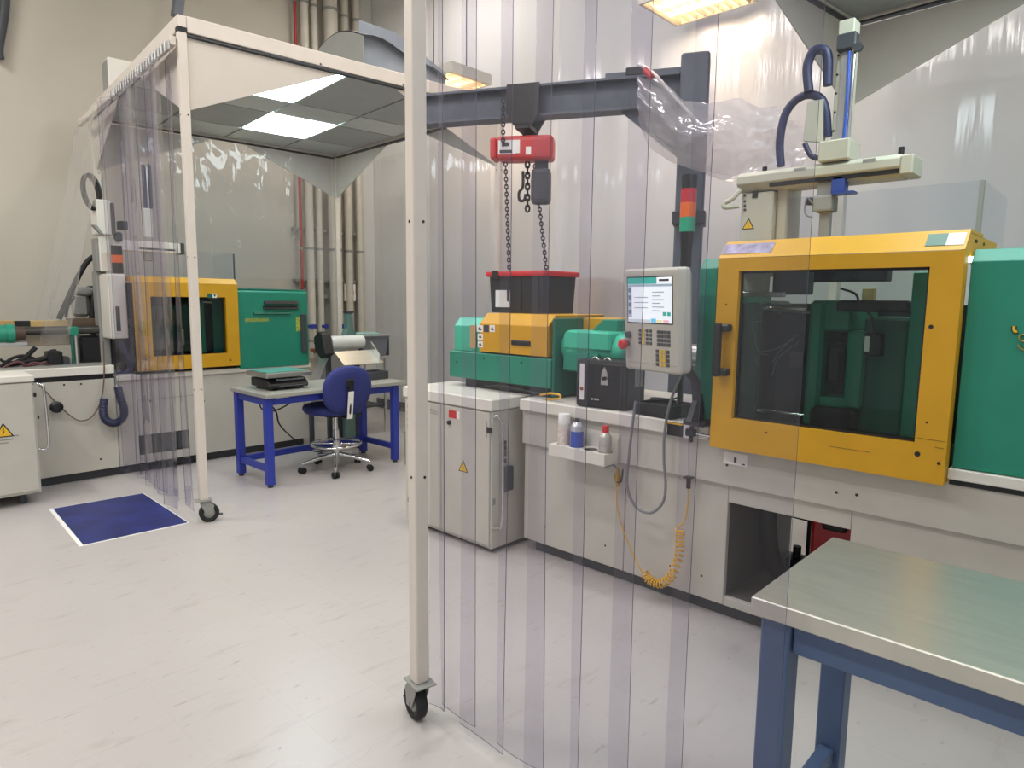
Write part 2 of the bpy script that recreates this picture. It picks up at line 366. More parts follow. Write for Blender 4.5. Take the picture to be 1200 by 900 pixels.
# brace strut over the blue desk tent and dark loop of cable high on the wall
p = PY(207, 20, 7.2); q = PY(214, -40, 7.2)
single('wall_strut', G().bar(p, q, .09, .09, bev=.006).bar(q, (q.x, WY, q.z), .06, .06), mat('strut grey', '#6f727a', .5), 'dark grey slanting strut rising behind the blue desk tent corner', 'strut', tuple(p))
p, q = PY(-2, 55, WY-.06), PY(7, -20, WY-.06)
single('wall_conduit', G().tube(spline([(p.x, p.y, p.z-.1), p, (p+q)/2+Vector((.01, 0, 0)), q]), .04, 10), CHAR, 'black conduit high on the beige wall away from the tents', 'conduit', tuple(p))

# ------------------------------------------------------------------ tents
ZT0, ZT1 = 3.085, 3.205
TROFF = glow('troffer panel', '#eafcff', TROFFER_STRENGTH)
PANELM = mat('grey ceiling panel', '#a3a6a6', .45, var=.04)
PANELL = mat('metal ceiling panel', '#c6cbcb', .30, .35, var=.04)
def caster(t, x, y, ang, lab=None):
    R_ = .063; c, s = math.cos(ang), math.sin(ang); off = .03; wx, wy = x-c*off, y-s*off
    M = Matrix.Translation((wx, wy, 0)) @ Matrix.Rotation(ang, 4, 'Z')
    g = G().box(-.02, .085, -.04, .04, .150, .156, .001, M=M)
    for sd in (-1, 1):
        o = len(g.v); g.prism([(.045, .150), (-.0, .150), (-.03, .115), (-.018, .05), (.018, .05), (.05, .12)], 'y', sd*.026-.002, sd*.026+.002)
        for k in range(o, len(g.v)): g.v[k] = M @ g.v[k]
    g.cyl(M @ Vector((0, -.032, R_)), M @ Vector((0, .032, R_)), .008, 10)
    ca = t.part('caster', g, GREYD)
    w = G(); prof = [(.001, -.015), (.038, -.015), (.040, -.020), (.055, -.021), (R_, -.014), (R_, .014), (.055, .021), (.040, .020), (.038, .015), (.001, .015)]
    o = len(w.v); w.lathe(prof, (0, 0, R_), 28, axis='y')
    for k in range(o, len(w.v)): w.v[k] = M @ w.v[k]
    t.part('wheel', w, RUB, ca)
    b = G().lathe([(.001, -.0165), (.028, -.0165), (.036, -.0155), (.036, .0155), (.028, .0165), (.001, .0165)], (0, 0, R_), 20, axis='y')
    for k in range(len(b.v)): b.v[k] = M @ b.v[k]
    t.part('hub', b, GREYD, ca)
    l = G().box(-.085, -.055, -.012, .012, .035, .047, .004, M=M); t.part('brake_pedal', l, CHAR, ca)
def tent(name, label, quad, gl=1.0, cell=None, casters=(3.0, .3, 2.0, -1.65)):
    A, B, D, Cc = [Vector((p[0], p[1], 0)) for p in quad]   # A front-left, B front-right, D back-right, C back-left
    t = T(name, label, 'tent frame', (A.x, A.y, 0))
    ex = (B-A).normalized(); ang = math.atan2(ex.y, ex.x)
    for k, p in enumerate((A, B, D, Cc)):
        M = Matrix.Translation(p) @ Matrix.Rotation(ang, 4, 'Z')
        po = t.part('post', G().box(-.026, .026, -.026, .026, .156, ZT1-.002, .004, M=M), FRAME)
        for z in (.9, 1.75, 2.62): t.part('screw', G().cyl(M @ Vector((-.0275, 0, z)), M @ Vector((-.0255, 0, z)), .005, 8), DARK, po); t.part('screw', G().cyl(M @ Vector((.01, -.0275, z)), M @ Vector((.01, -.0255, z)), .005, 8), DARK, po)
        t.part('corner_bracket', G().box(-.0275, .0275, -.0275, .0275, ZT0+.02, ZT0+.05, M=M), BLK, po)
        caster(t, p.x, p.y, ang+casters[k])
    sides = [(A, B), (B, D), (D, Cc), (Cc, A)]
    for k, (p, q) in enumerate(sides):
        u_ = (q-p).normalized(); a, b = p+u_*.027, q-u_*.027; nrm = Vector((-u_.y, u_.x, 0))
        bm_ = t.part('beam', G().bar(a+Vector((0, 0, (ZT0+ZT1)/2+.012)), b+Vector((0, 0, (ZT0+ZT1)/2+.012)), .052, ZT1-ZT0-.024, bev=.004), FRAME)
        t.part('channel', G().bar(a+Vector((0, 0, ZT0+.01)), b+Vector((0, 0, ZT0+.018)), .044, .010), CHAR, bm_)
        for r_ in (.35, .62, .8): 
            c_ = a.lerp(b, r_)+Vector((0, 0, ZT0+.035)); t.part('bolt', G().cyl(c_-nrm*.0275, c_-nrm*.0255, .007, 8), DARK, bm_)
        for (o_, d_) in ((p, u_), (q, -u_)):
            s0 = o_+d_*.027; zt = ZT0+.0; gz, gx = .43, gl
            th = nrm*.004
            pts = [s0+Vector((0, 0, zt)), s0+d_*gx+Vector((0, 0, zt)), s0+Vector((0, 0, zt-gz))]
            t.part('gusset', G().add([v-th for v in pts]+[v+th for v in pts], [(0, 1, 2), (5, 4, 3), (0, 3, 4, 1), (1, 4, 5, 2), (2, 5, 3, 0)]), GUSS)
    # ceiling cells in the tent's own axes
    L1, L2 = (B-A).length, (Cc-A).length; ey = (Cc-A).normalized(); zc = ZT0+.035
    cols, rows, lights, bands = cell
    for i, (c0, c1) in enumerate(cols):
        for j, (r0, r1) in enumerate(rows):
            P4 = [A+ex*c+ey*r for c, r in ((c0, r0), (c1, r0), (c1, r1), (c0, r1))]
            lit = (i, j) in lights; zz = zc-.004*(lit)
            g = G().add([v+Vector((0, 0, zz)) for v in P4]+[v+Vector((0, 0, zz+.02)) for v in P4], [(3, 2, 1, 0), (4, 5, 6, 7), (0, 1, 5, 4), (1, 2, 6, 5), (2, 3, 7, 6), (3, 0, 4, 7)])
            t.part('light_panel' if lit else 'ceiling_panel', g, TROFF if lit else (PANELL if j in bands else PANELM))
    g = G().box(0, 0.001, 0, .001, ZT1-.03, ZT1-.029)
    P4 = [A, B, D, Cc]
    t.part('roof_sheet', G().add([v+Vector((0, 0, ZT1-.045)) for v in P4]+[v+Vector((0, 0, ZT1-.04)) for v in P4], [(3, 2, 1, 0), (4, 5, 6, 7), (0, 1, 5, 4), (1, 2, 6, 5), (2, 3, 7, 6), (3, 0, 4, 7)]), PANELL)
    return t, ex, ey
def rot2(a, L): return Vector((math.cos(a)*L, math.sin(a)*L))
a2 = math.radians(-5); A2 = Vector((1.74, 4.46)); B2 = A2+rot2(a2, 2.40); C2 = A2+rot2(a2+PI/2, 2.70); D2 = B2+(C2-A2)
tent2, e2x, e2y = tent('clean_tent', 'beige framed tent on casters over the blue desk and smaller machine', [A2, B2+Vector((.13, -.05)), D2, C2],
    cell=([(.03, .51), (.53, 1.13), (1.15, 1.75), (1.77, 2.37)], [(.03, 1.0), (1.02, 1.43), (1.45, 2.15), (2.17, 2.67)], {(1, 0), (2, 2)}, {1, 3}))
P1, D1 = Vector((1.400, 1.755)), Vector((4.32, 1.385)); v1 = Vector((-.09, -2.5))
tent1, e1x, e1y = tent('clean_tent', 'pale framed tent on casters around the machine with the control screen', [P1+v1, D1+v1, D1, P1],
    cell=([(.03, .75), (.77, 1.37), (1.39, 1.99), (2.01, 2.9)], [(.03, .6), (.62, 1.2), (1.22, 1.82), (1.84, 2.47)], {(1, 0), (1, 2), (2, 0), (2, 2)}, {1}))

# strips
def strip_mesh(c0, c1, z0, z1, amp=.004, ph=0.0, curl=0.0, th=.0028, nv=14):
    """c0,c1: 2D ends of the strip seen from above"""
    c0, c1 = Vector(c0), Vector(c1); d = (c1-c0); n = Vector((-d.y, d.x)).normalized(); nu = 8
    g = G()
    def q(u, v, s):
        z = z1+(z0-z1)*v
        bow = (u-.5)**2*4*curl*(.4+.6*v)
        k = amp*math.sin(3.1*u+ph+v*5.0)*v + amp*1.6*math.sin(ph*2+v*3.3)*v
        e = c0+d*(u+.010*math.sin(ph*3+v*7)*v)+n*(bow+k+s*th/2); return (e.x, e.y, z)
    g.grid(lambda u, v: q(u, v, 1), nu, nv, 0, True); g.grid(lambda u, v: q(u, v, -1), nu, nv, 0, True)
    for u in (0, 1):
        for j in range(nv):
            a, b = j/nv, (j+1)/nv; g.add([q(u, a, 1), q(u, b, 1), q(u, b, -1), q(u, a, -1)], [(0, 1, 2, 3)], u)
    for v in (0, 1):
        for i in range(nu):
            a, b = i/nu, (i+1)/nu; g.add([q(a, v, 1), q(b, v, 1), q(b, v, -1), q(a, v, -1)], [(0, 1, 2, 3)], 1)
    return g
# near tent: strips hang in one plane from the post towards the camera
CX = 1.455
t = T('strip_curtain', 'clear plastic strip curtain hanging on the tent around the control screen', 'curtain', (CX, 1.2, 0))
t.part('rail', G().bar((CX+.005, 1.72, 3.02), (CX-.03, -.70, 3.02), .03, .05, bev=.003), ALU)
edges = [522, 556, 600, 642, 693, 751, 824, 938]
for k, px in enumerate(edges):
    yr = PX(px, 480, CX-.01*k/7).y; yl = PX((513, 544, 585, 627, 678, 731, 800, 905)[k], 480, CX).y
    prev = PX(edges[k-1], 480, CX).y if k else 1.715
    left = (PX((505, 513, 544, 585, 627, 678, 731, 800)[k], 480, CX).y)
    x = CX+(.004 if k % 2 else -.004)-.004*k
    t.part('strip', strip_mesh((x+.002, left), (x-.003, yr), .05, 3.01, amp=.003+.0025*(k in (0, 1, 3)), ph=k*1.7, curl=(-.006, .010, -.005, .006, -.004, .005, .008, .012)[k]), [PVC, PVCE])
    t.part('clip', G().box(x-.012, x+.012, (left+yr)/2-.06, (left+yr)/2+.06, 3.0, 3.03, .002), ALU)
# blue desk tent: strips pushed together along the side that faces the hall
t = T('strip_curtain', 'bunched clear plastic strip curtain hanging beside the blue floor mat', 'curtain', (A2.x, A2.y+.7, 0))
ra, rb = A2+Vector((-.05, 0)), C2+Vector((-.10, .05))
t.part('rail', G().bar((ra.x, ra.y, 3.05), (rb.x, rb.y, 3.05), .035, .055, bev=.004), FRAME)
hk = t.part('hook_strip', G().bar((ra.x-.025, ra.y, 3.02), ra.lerp(rb, .55).to_tuple()+(3.02,), .006, .05), ALU)
for k in range(22):
    p = ra.lerp(rb, .02+k*.024); t.part('hook', G().cyl((p.x-.035, p.y, 2.99), (p.x-.035, p.y, 3.05), .008, 6).cyl((p.x-.042, p.y, 3.04), (p.x-.02, p.y, 3.04), .006, 6), ALU, hk)
rs = random.Random(3)
for k in range(11):
    f_ = .03+k*.050; p = ra.lerp(rb, f_); an = math.radians(95+rs.uniform(-28, 22)); wv = rot2(an, .20)
    p = p+Vector((rs.uniform(-.03, .03), 0))
    t.part('strip', strip_mesh(p-wv*.1, p+wv*.9, .06+.02*rs.random(), 3.0, amp=.008, ph=k*2.1, curl=rs.uniform(-.03, .03)), [PVC, PVCE])

# film sheets
def film(name, label, c0, c1, z0, z1, m, folds=9, amp=.03, th=.001, seed=0, nu=90, nv=24, flare=0.0):
    c0, c1 = Vector(c0), Vector(c1); d = c1-c0; n = Vector((-d.y, d.x)).normalized(); g = G()
    def q(u, v, s=0):
        z = z1+(z0-z1)*v
        k = amp*(.35+.65*v)*(math.sin(u*folds*2*PI+seed)+.5*math.sin(u*folds*4.7+seed*2+v*2)+.35*noise.noise(Vector((u*14, v*5, seed))))
        k += .025*noise.noise(Vector((u*22+5, v*12, seed*3)))*(1-v)**3
        e = c0+d*u+n*(k+flare*v+s); return (e.x, e.y, z+.02*abs(noise.noise(Vector((u*6, seed, 1))))*(v > .99))
    g.grid(lambda u, v: q(u, v), nu, nv)
    return single(name, g, m, label, 'plastic sheet', (c0.x, c0.y, z0))
film('plastic_sheet', 'clear film hung along the back of the blue desk tent', C2+Vector((.2, -.06)), D2+Vector((-.1, -.06)), 1.7, 3.07, FILM, folds=7, amp=.022, seed=1.3)
film('plastic_sheet', 'clear film hung on the blue desk tent side by the room corner', D2+Vector((.26, -.1)), B2+Vector((.36, .3)), .0, 3.07, FILM, folds=6, amp=.02, seed=2.1)
film('plastic_sheet', 'clear film hanging over the stripped end of the smaller machine', ra.lerp(rb, .56)+Vector((-.02, 0)), rb+Vector((-.03, .05)), 1.12, 3.02, FILM, folds=2, amp=.05, seed=4.2, flare=.45)
for k, (px0, py0, px1, py1, X, dep, cc, lab) in enumerate(((662, 326, 706, 366, 5.08, .25, '#a97c48', 'brown carton on the shelf behind the red lidded tote'), (709, 331, 740, 371, 5.06, .12, '#8f6537', 'dark brown carton beside the lighter brown carton on the shelf'))):
    q = boxX(px0, py0, px1, py1, X); cm = mat('carton %s' % cc, cc, .8)
    t = T('carton', lab, 'carton', (X+dep/2, (q[0]+q[1])/2, 1.172))
    t.part('box', G().box(X, X+dep, q[0], q[1], 1.172, q[3], .004), cm); t.part('tape', G().box(X+dep/2-.025, X+dep/2+.025, q[0], q[1], q[3], q[3]+.001), TANW)
t = T('wall_shelf', 'pale shelf on two legs behind the machine carrying the cartons', 'shelf', (5.2, 3.2, 0))
t.part('board', G().box(5.04, 5.40, 2.9, 4.05, 1.14, 1.17, .003), WHITE)
for yy in (2.93, 4.0):
    for xx in (5.06, 5.38): t.part('leg', G().box(xx-.015, xx+.015, yy-.015, yy+.015, 0, 1.14), WHITE)
film('plastic_sheet', 'milky film wall behind the crane post and red lidded tote', Vector((4.98, 4.15)), Vector((4.98, -2.5)), .04, 4.6, FILMW, folds=16, amp=.025, seed=.4, nu=180)

# ducts and boxes on the blue desk tent's roof
za = ZT1
c = A2+e2x.to_2d()*1.30+e2y.to_2d()*.10
t = T('roof_filter_box', 'grey sheet box with open curled lid on the blue desk tent roof', 'filter box', (c.x, c.y, za))
M = Matrix.Translation((c.x, c.y, za)) @ Matrix.Rotation(a2, 4, 'Z')
def lm(g, M=M):
    for k in range(len(g.v)): g.v[k] = M @ g.v[k]
    return g
nn = 14
def ph_(y): return .24+.13*math.sin(PI*min(1, max(0, y/.95))) 
g = G(); top = [(y/nn*.95, ph_(y/nn*.95)) for y in range(nn+1)]
t.part('side_panel', lm(G().prism([(0, 0)]+[(.95, 0)]+[(y, h) for y, h in top[::-1]], 'x', -.004, .004)), GREYD)
t.part('front_panel', lm(G().prism([(0, 0), (.80, 0), (.80, .17), (.62, .24), (.32, .36), (0, .37)], 'y', .06, .066)), mat('galvanised sheet', '#9aa0aa', .4, .4, var=.08))
t.part('back_panel', lm(G().box(0, .80, .94, .95, 0, .2)), GREYD)
t.part('lid', lm(G().grid(lambda u, v: (u*.80, v*.95, ph_(v*.95)+.01-.17*u*u+.02*math.sin(u*9)), 10, 12)), GREYD)
c = C2+e2x.to_2d()*.05+e2y.to_2d()*-.45
t = T('roof_fan_box', 'small pale fan box on the blue desk tent roof edge near the wall', 'fan box', (c.x, c.y, za))
M2_ = Matrix.Translation((c.x, c.y, za)) @ Matrix.Rotation(a2, 4, 'Z')
t.part('housing', lm(G().box(0, .26, 0, .22, .0, .34, .006), M2_), WHITE); t.part('side_cover', lm(G().box(-.006, 0, .02, .2, .02, .32), M2_), GREYD)
# ------------------------------------------------------------------ larger machine (front faces -X, its length runs along Y)
XF, XB = 2.90, 3.72
m1 = T('injection_molding_machine', 'green and yellow moulding machine with a tall smoked door window and screen', 'machine', (3.2, 1.2, 0))
OY0, OY1, OZ0, OZ1 = .80, 1.335, .112, .575
lp = m1.part('base_panel', G().box(XF, XF+.03, OY1, 1.90, .07, .66, .003), GREY)
m1.part('base_panel', G().box(XF, XF+.03, 1.904, 2.62, .07, .66, .003), GREY)
m1.part('base_panel', G().box(XF, XF+.03, -1.0, OY0, .07, .66, .003), GREY)
m1.part('base_panel', G().box(XF, XF+.03, OY0+.001, OY1-.001, OZ1, .66, .002), GREY)
m1.part('base_panel', G().box(XF, XF+.03, OY0+.001, OY1-.001, .07, OZ0, .002), GREY)
m1.part('end_panel', G().box(XF+.03, XB, 2.59, 2.62, .07, .66, .003), GREY)
m1.part('end_panel', G().box(XF+.03, XB, -1.0, -.97, .07, .66, .003), GREY)
m1.part('back_panel', G().box(XB-.03, XB, OY1+.05, 2.59, .07, .66), GREY)
m1.part('back_panel', G().box(XB-.03, XB, -.97, OY0-.25, .07, .66), GREY)
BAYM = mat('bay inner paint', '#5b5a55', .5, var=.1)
m1.part('bay_wall', G().box(XF+.03, XB-.001, OY1, OY1+.03, .07, .655), BAYM)
m1.part('bay_floor', G().box(XF+.03, XB-.001, OY0-.5, OY1, .08, OZ0), BAYM)
m1.part('bay_wall', G().box(XF+.03, XB-.001, OY0-.53, OY0-.5, .07, .655), BAYM)
for zz in (.30, .42, .52): m1.part('bay_shelf_wire', G().cyl((XB-.02, OY0-.4, zz), (XB-.02, OY1, zz+.02), .006, 6), DARK)
for yy in (1.12, 1.22): m1.part('bay_conduit', G().cyl((XB-.05, yy, OZ0), (XB-.05, yy, .65), .012, 8), CHAR)
m1.part('hose', G().tube(spline([(3.25, 1.30, .65), (3.26, 1.29, .45), (3.27, 1.27, .25), (3.3, 1.22, .13)]), .045, 12), RUB)
q = boxX(949, 600, 1010, 660, 3.38)
m1.part('red_tank', G().box(3.38, 3.66, q[0]-.1, q[1], OZ0, .62, .02, seg=2), RED)
m1.part('tank_cap', G().box(3.355, 3.38, q[1]-.17, q[1]-.06, .40, .55, .03, seg=2), BLK)
m1.part('valve_block', G().box(3.4, 3.5, 1.16, 1.24, .113, .19, .004).cyl((3.45, 1.2, .19), (3.45, 1.2, .25), .02), DARK)
kick = m1.part('kickboard', G().box(XF+.045, XB-.04, -.95, 2.56, 0, .07), CHAR)
for yy in (1.45, 1.62, 2.02, 2.45): m1.part('bay_screw', G().cyl((XF-.001, yy, .18), (XF+.004, yy, .18), .006, 8), DARK, lp)
# bed and lip
bed = m1.part('bed', G().box(XF-.025, XB+.03, -1.0, 2.62, .66, .862, .004), GREY)
m1.part('worktop', G().box(2.845, XB+.04, 1.42, 2.62, .863, .931, .006), WHITE)
m1.part('rail_cover', G().box(2.845, XB+.03, -1.0, .474, .865, .905, .003), WHITE)
m1.part('rail_groove', G().box(2.868, 2.88, -1.0, .47, .842, .864), DARK)
for (px, py) in ((852, 545), (1004, 580), (980, 577)):
    p = PX(px, py, XF-.026); m1.part('bolt', G().cyl((p.x-.002, p.y, p.z), (p.x+.003, p.y, p.z), .006, 8), DARK, bed)
q = boxX(848, 531, 876, 545, XF-.026); m1.part('rating_label', G().box(XF-.0275, XF-.025, q[0], q[1], q[2], q[3]), PAPER, bed)
m1.part('label_text', G().box(XF-.0285, XF-.0275, (q[0]+q[1])/2-.006, (q[0]+q[1])/2+.006, q[2]+.012, q[3]-.02).box(XF-.0285, XF-.0275, q[0]+.01, q[0]+.025, q[2]+.006, q[2]+.012), CHAR, bed)
q = boxX(784, 495, 798, 511, 2.844); m1.part('warning_plate', G().box(2.8425, 2.845, q[0]-.012, q[1]+.01, q[2], q[3]), BLK, bed)
m1.part('warning_plate', G().box(2.8425, 2.845, q[0]-.055, q[0]-.014, q[2], q[3]), PAPER, bed)
m1.part('pictogram', G().prism([(q[0]-.035+.012*math.cos(a/8*2*PI), (q[2]+q[3])/2+.016*math.sin(a/8*2*PI)) for a in range(8)], 'x', 2.8415, 2.8425), BLK, bed)
m1.part('plate_header', G().box(2.8415, 2.8425, q[0]-.01, q[1]+.008, q[3]-.010, q[3]-.002), WARN, bed)

# yellow guard
DX = 2.80; YL, YR = 1.392, .476; ZB, ZM, ZTp = .848, 1.692, 1.770
WY0, WY1, WZ0, WZ1 = .578, 1.295, .990, 1.637
door = m1.part('guard_door', G().ring('x', DX, DX+.05, YR, YL, ZB, ZM, WY0, WY1, WZ0, WZ1), YEL)
m1.part('door_return', G().box(DX+.05, DX+.075, YR, YR+.02, ZB, ZM, .002), YEL, door)
m1.part('window_pane', G().box(DX+.032, DX+.038, WY0+.001, WY1-.001, WZ0+.001, WZ1-.001), TINT, door)
m1.part('window_seal', G().box(DX+.026, DX+.032, WY0+.001, WY0+.010, WZ0, WZ1).box(DX+.026, DX+.032, WY1-.010, WY1-.001, WZ0, WZ1).box(DX+.026, DX+.032, WY0, WY1, WZ0, WZ0+.01).box(DX+.026, DX+.032, WY0, WY1, WZ1-.01, WZ1), BLK, door)
h = boxX(836, 379, 857, 442, DX-.05)
hy = (h[0]+h[1])/2+.025
m1.part('door_handle', G().box(DX-.062, DX-.034, hy-.016, hy+.016, h[2], h[3], .008, seg=2).box(DX-.05, DX+.001, hy-.045, hy+.014, h[3]-.035, h[3]-.004, .006).box(DX-.05, DX+.001, hy-.045, hy+.014, h[2]+.004, h[2]+.035, .006), BLK, door)
for (px, py, r_) in ((1091, 383, .008), (1075, 532, .010), (898, 507, .004), (1086, 495, .004), (851, 357, .004), (1100, 543, .006)):
    p = PX(px, py, DX); m1.part('plug', G().cyl((DX-.0015, p.y, p.z), (DX+.002, p.y, p.z), r_, 12), BLK, door)
for (x0, y0, x1, y1) in ((1075, 513, 1108, 518), (1095, 524, 1106, 526), (972, 523, 1020, 530)):
    a, b = PX(x0, y0, DX), PX(x1, y1, DX); m1.part('scratch', G().bar((DX-.0006, a.y, a.z), (DX-.0006, b.y, b.z), .0012, .003), mat('scuffed paint', '#8d6a14', .6), door)
hood = m1.part('guard_hood', G().prism([(DX, ZM+.002), (DX+.075, ZTp), (3.12, ZTp), (3.12, ZTp-.012), (DX+.085, ZTp-.012), (DX+.012, ZM+.002)], 'y', YR, YL), YEL)
# end plates of the hood
for yy in (YR+.002, YL-.014):
    m1.part('hood_end', G().prism([(DX+.014, ZM+.002), (DX+.085, ZTp-.012), (3.46, ZTp-.012), (3.46, ZM-.06), (DX+.3, ZM-.06)], 'y', yy, yy+.012), YEL)
def chamfer_label(x0, x1, y0, y1, m):
    a = PX(x0, (y0+y1)/2, DX+.04); b = PX(x1, (y0+y1)/2, DX+.04)
    def at(f): return (DX+.075*f-.0015, ZM+.002+(ZTp-ZM)*f+.0012)
    (xa, za_), (xb, zb_) = at(.22), at(.80)
    g = G().add([(xa, a.y, za_), (xa, b.y, za_), (xb, b.y, zb_), (xb, a.y, zb_)]+[(xa+.001, a.y, za_-.001), (xa+.001, b.y, za_-.001), (xb+.001, b.y, zb_-.001), (xb+.001, a.y, zb_-.001)], [(0, 1, 2, 3), (7, 6, 5, 4), (0, 4, 5, 1), (2, 6, 7, 3), (1, 5, 6, 2), (0, 3, 7, 4)])
    return m1.part('nameplate', g, m, hood)
chamfer_label(848, 906, 290, 302, LILAC); chamfer_label(1086, 1110, 279, 292, mat('plate green', '#5d7a6c', .5)); chamfer_label(1110, 1131, 279, 291, PAPER)
a, b = PX(1113, 286, DX+.035), PX(1128, 284, DX+.035)
m1.part('plate_mark', G().tube(spline([(DX+.032, a.y, a.z), (DX+.034, a.y*.7+b.y*.3, a.z+.012), (DX+.030, a.y*.5+b.y*.5, a.z-.008), (DX+.036, b.y, b.z+.012)]), .0022, 6), BLK, hood)
# green covers either side
CH = .05
cov = m1.part('rear_cover', G().prism([(2.862, .908), (2.862, 1.655), (2.862+CH, 1.700), (3.62, 1.700), (3.62, .908)], 'y', -1.0, YR-.012, bev=.002), GRN)
# lettering on the green cover, running off to the right
def letter(pts, r_=.006):
    w = [PX(x, y, 2.858) for x, y in pts]
    m1.part('lettering_outline', G().tube(spline([(2.8595, p.y, p.z) for p in w], 5), r_*1.7, 6, rb=.002), mat('letter outline', '#16352b', .5), cov)
    m1.part('lettering', G().tube(spline([(2.857, p.y, p.z) for p in w], 5), r_, 6, rb=.002), WARN, cov)
letter([(1188.5, 382), (1188, 386), (1190, 389), (1192, 388)], .0045)
letter([(1203, 393), (1198, 392), (1194.5, 395), (1196, 399), (1203, 401), (1208, 404), (1207, 408), (1202, 410), (1196, 408.5), (1193, 404)], .0045)
m1.part('front_cover_post', G().prism([(2.862, .932), (2.862, 1.655), (2.90, 1.700), (3.45, 1.700), (3.45, .932)], 'y', 1.425, 1.512, bev=.002), GRN)
m1.part('guard_back', G().box(3.50, 3.53, YR, 1.425, .862, 1.50), DARK)
m1.part('guard_floor', G().box(2.86, 3.5, YR, 1.425, .863, .885), DARK)
m1.part('robot_bridge', G().box(3.121, 3.50, YL-.26, YL-.015, ZTp-.035, ZTp-.001, .003), YEL)
# inside the guard
INX = 3.06
q = boxX(946, 352, 966, 520, INX)
def inner(name, px, X, dep, m, bev=.006): 
    q = boxX(*px, X); return m1.part(name, G().box(X, X+dep, q[0], q[1], q[2], q[3], bev), m)
inner('fixed_platen', (944, 352, 962, 500), INX, .42, GRN, .015)
inner('platen_rib', (962, 352, 998, 388), INX+.02, .40, GRN, .01)
inner('platen_rib', (955, 466, 1000, 478), INX+.02, .36, GRN, .006)
inner('platen_web', (990, 388, 1012, 480), INX+.01, .40, GRN, .01)
inner('mould_cavity', (956, 390, 992, 466), INX+.22, .1, DARK)
inner('ejector_block', (966, 402, 988, 450), INX+.06, .16, DARK, .02)
inner('moving_platen', (1008, 372, 1062, 510), INX+.05, .36, GRND, .012)
inner('slide_panel', (1062, 318, 1085, 515), INX-.16, .03, GRN)
inner('rear_platen', (866, 352, 884, 505), INX, .42, GRND, .015)
inner('mould_plate', (886, 366, 908, 500), INX+.06, .30, CHAR, .006)
inner('mould_plate', (909, 366, 936, 500), INX+.04, .34, DARK, .006)
inner('clamp_block', (866, 346, 892, 356), INX, .12, MINT, .006)
inner('cross_slide', (868, 342, 918, 348), INX-.08, .03, ALU, .003)
inner('slide_box', (870, 318, 896, 342), INX-.02, .06, WHITE, .004)
inner('hose_block', (905, 318, 945, 345), INX+.1, .1, CHAR, .006)
inner('light_bar', (1010, 338, 1025, 352), INX+.2, .03, TANW, .003)
inner('top_crossbeam', (944, 312, 1040, 330), INX+.25, .08, DARK, .005)
inner('dark_bracket', (980, 352, 1065, 366), INX-.02, .06, DARK, .01)
inner('sump', (946, 478, 1000, 522), INX-.02, .12, BLK, .02)
bx = inner('switch_box', (1012, 390, 1033, 418), INX-.04, .05, BLK, .006)
q = boxX(1013, 394, 1019, 412, INX-.041); m1.part('switch_label', G().box(INX-.0425, INX-.04, q[0], q[1], q[2], q[3]), PAPER, bx)
for (px0, py0, px1, py1, X, r_) in ((884, 361, 946, 362, INX+.05, .014), (884, 480, 946, 490, INX+.05, .014), (884, 361, 946, 362, INX+.33, .014)):
    a, b = PX(px0, py0, X), PX(px1, py1, X); m1.part('tie_bar', G().cyl(a, (X, b.y, a.z), r_, 14), CHROME)
for pts in (((886, 400), (882, 380), (893, 376)), ((884, 390), (888, 410), (905, 410), (930, 398)), ((905, 425), (915, 410), (934, 392)), ((888, 430), (886, 418), (896, 415), (900, 416)), ((905, 440), (912, 420), (936, 400))):
    m1.part('air_line', G().tube(spline([PX(x, y, INX-.03) for x, y in pts]), .003, 6), CABLE)
m1.part('cable', G().tube(spline([PX(x, y, INX-.05) for x, y in ((985, 338), (1003, 345), (1007, 360))]), .005, 6), BLK)
m1.part('cable', G().tube(spline([PX(x, y, INX-.05) for x, y in ((1012, 362), (1022, 372), (1024, 392))]), .005, 6), BLK)
q = boxX(927, 412, 941, 430, DX+.03); m1.part('door_latch', G().box(DX+.02, DX+.031, q[0], q[1], q[2], q[3], .002), BLK, door)
q = boxX(1051, 313, 1062, 317, DX+.10); m1.part('work_lamp', G().box(DX+.10, DX+.13, q[0]-.25, q[1], 1.655, 1.675, .002), glow('work lamp', '#f4ffff', 6.0))
# clear guard standing on the hood
t = m1
XG = 3.28
a, b = PX(920, 238, XG), PX(1150, 205, XG)
gl_ = t.part('clear_guard', G().box(XG, XG+.006, b.y, a.y, ZTp, (a.z+b.z)/2), ACRY)
t.part('clear_guard', G().box(XG+.02, 3.9, b.y-.012, b.y-.006, ZTp, (a.z+b.z)/2), ACRY)
t.part('guard_corner', G().box(XG-.002, XG+.018, b.y-.014, b.y+.003, ZTp, (a.z+b.z)/2), GREYD, gl_)
for xx, yy in ((2.98, .462), (3.0, .462), (3.15, .462)): t.part('bolt', G().cyl((xx, yy+.012, 1.735), (xx, yy+.02, 1.735), .006, 8), DARK, hood)

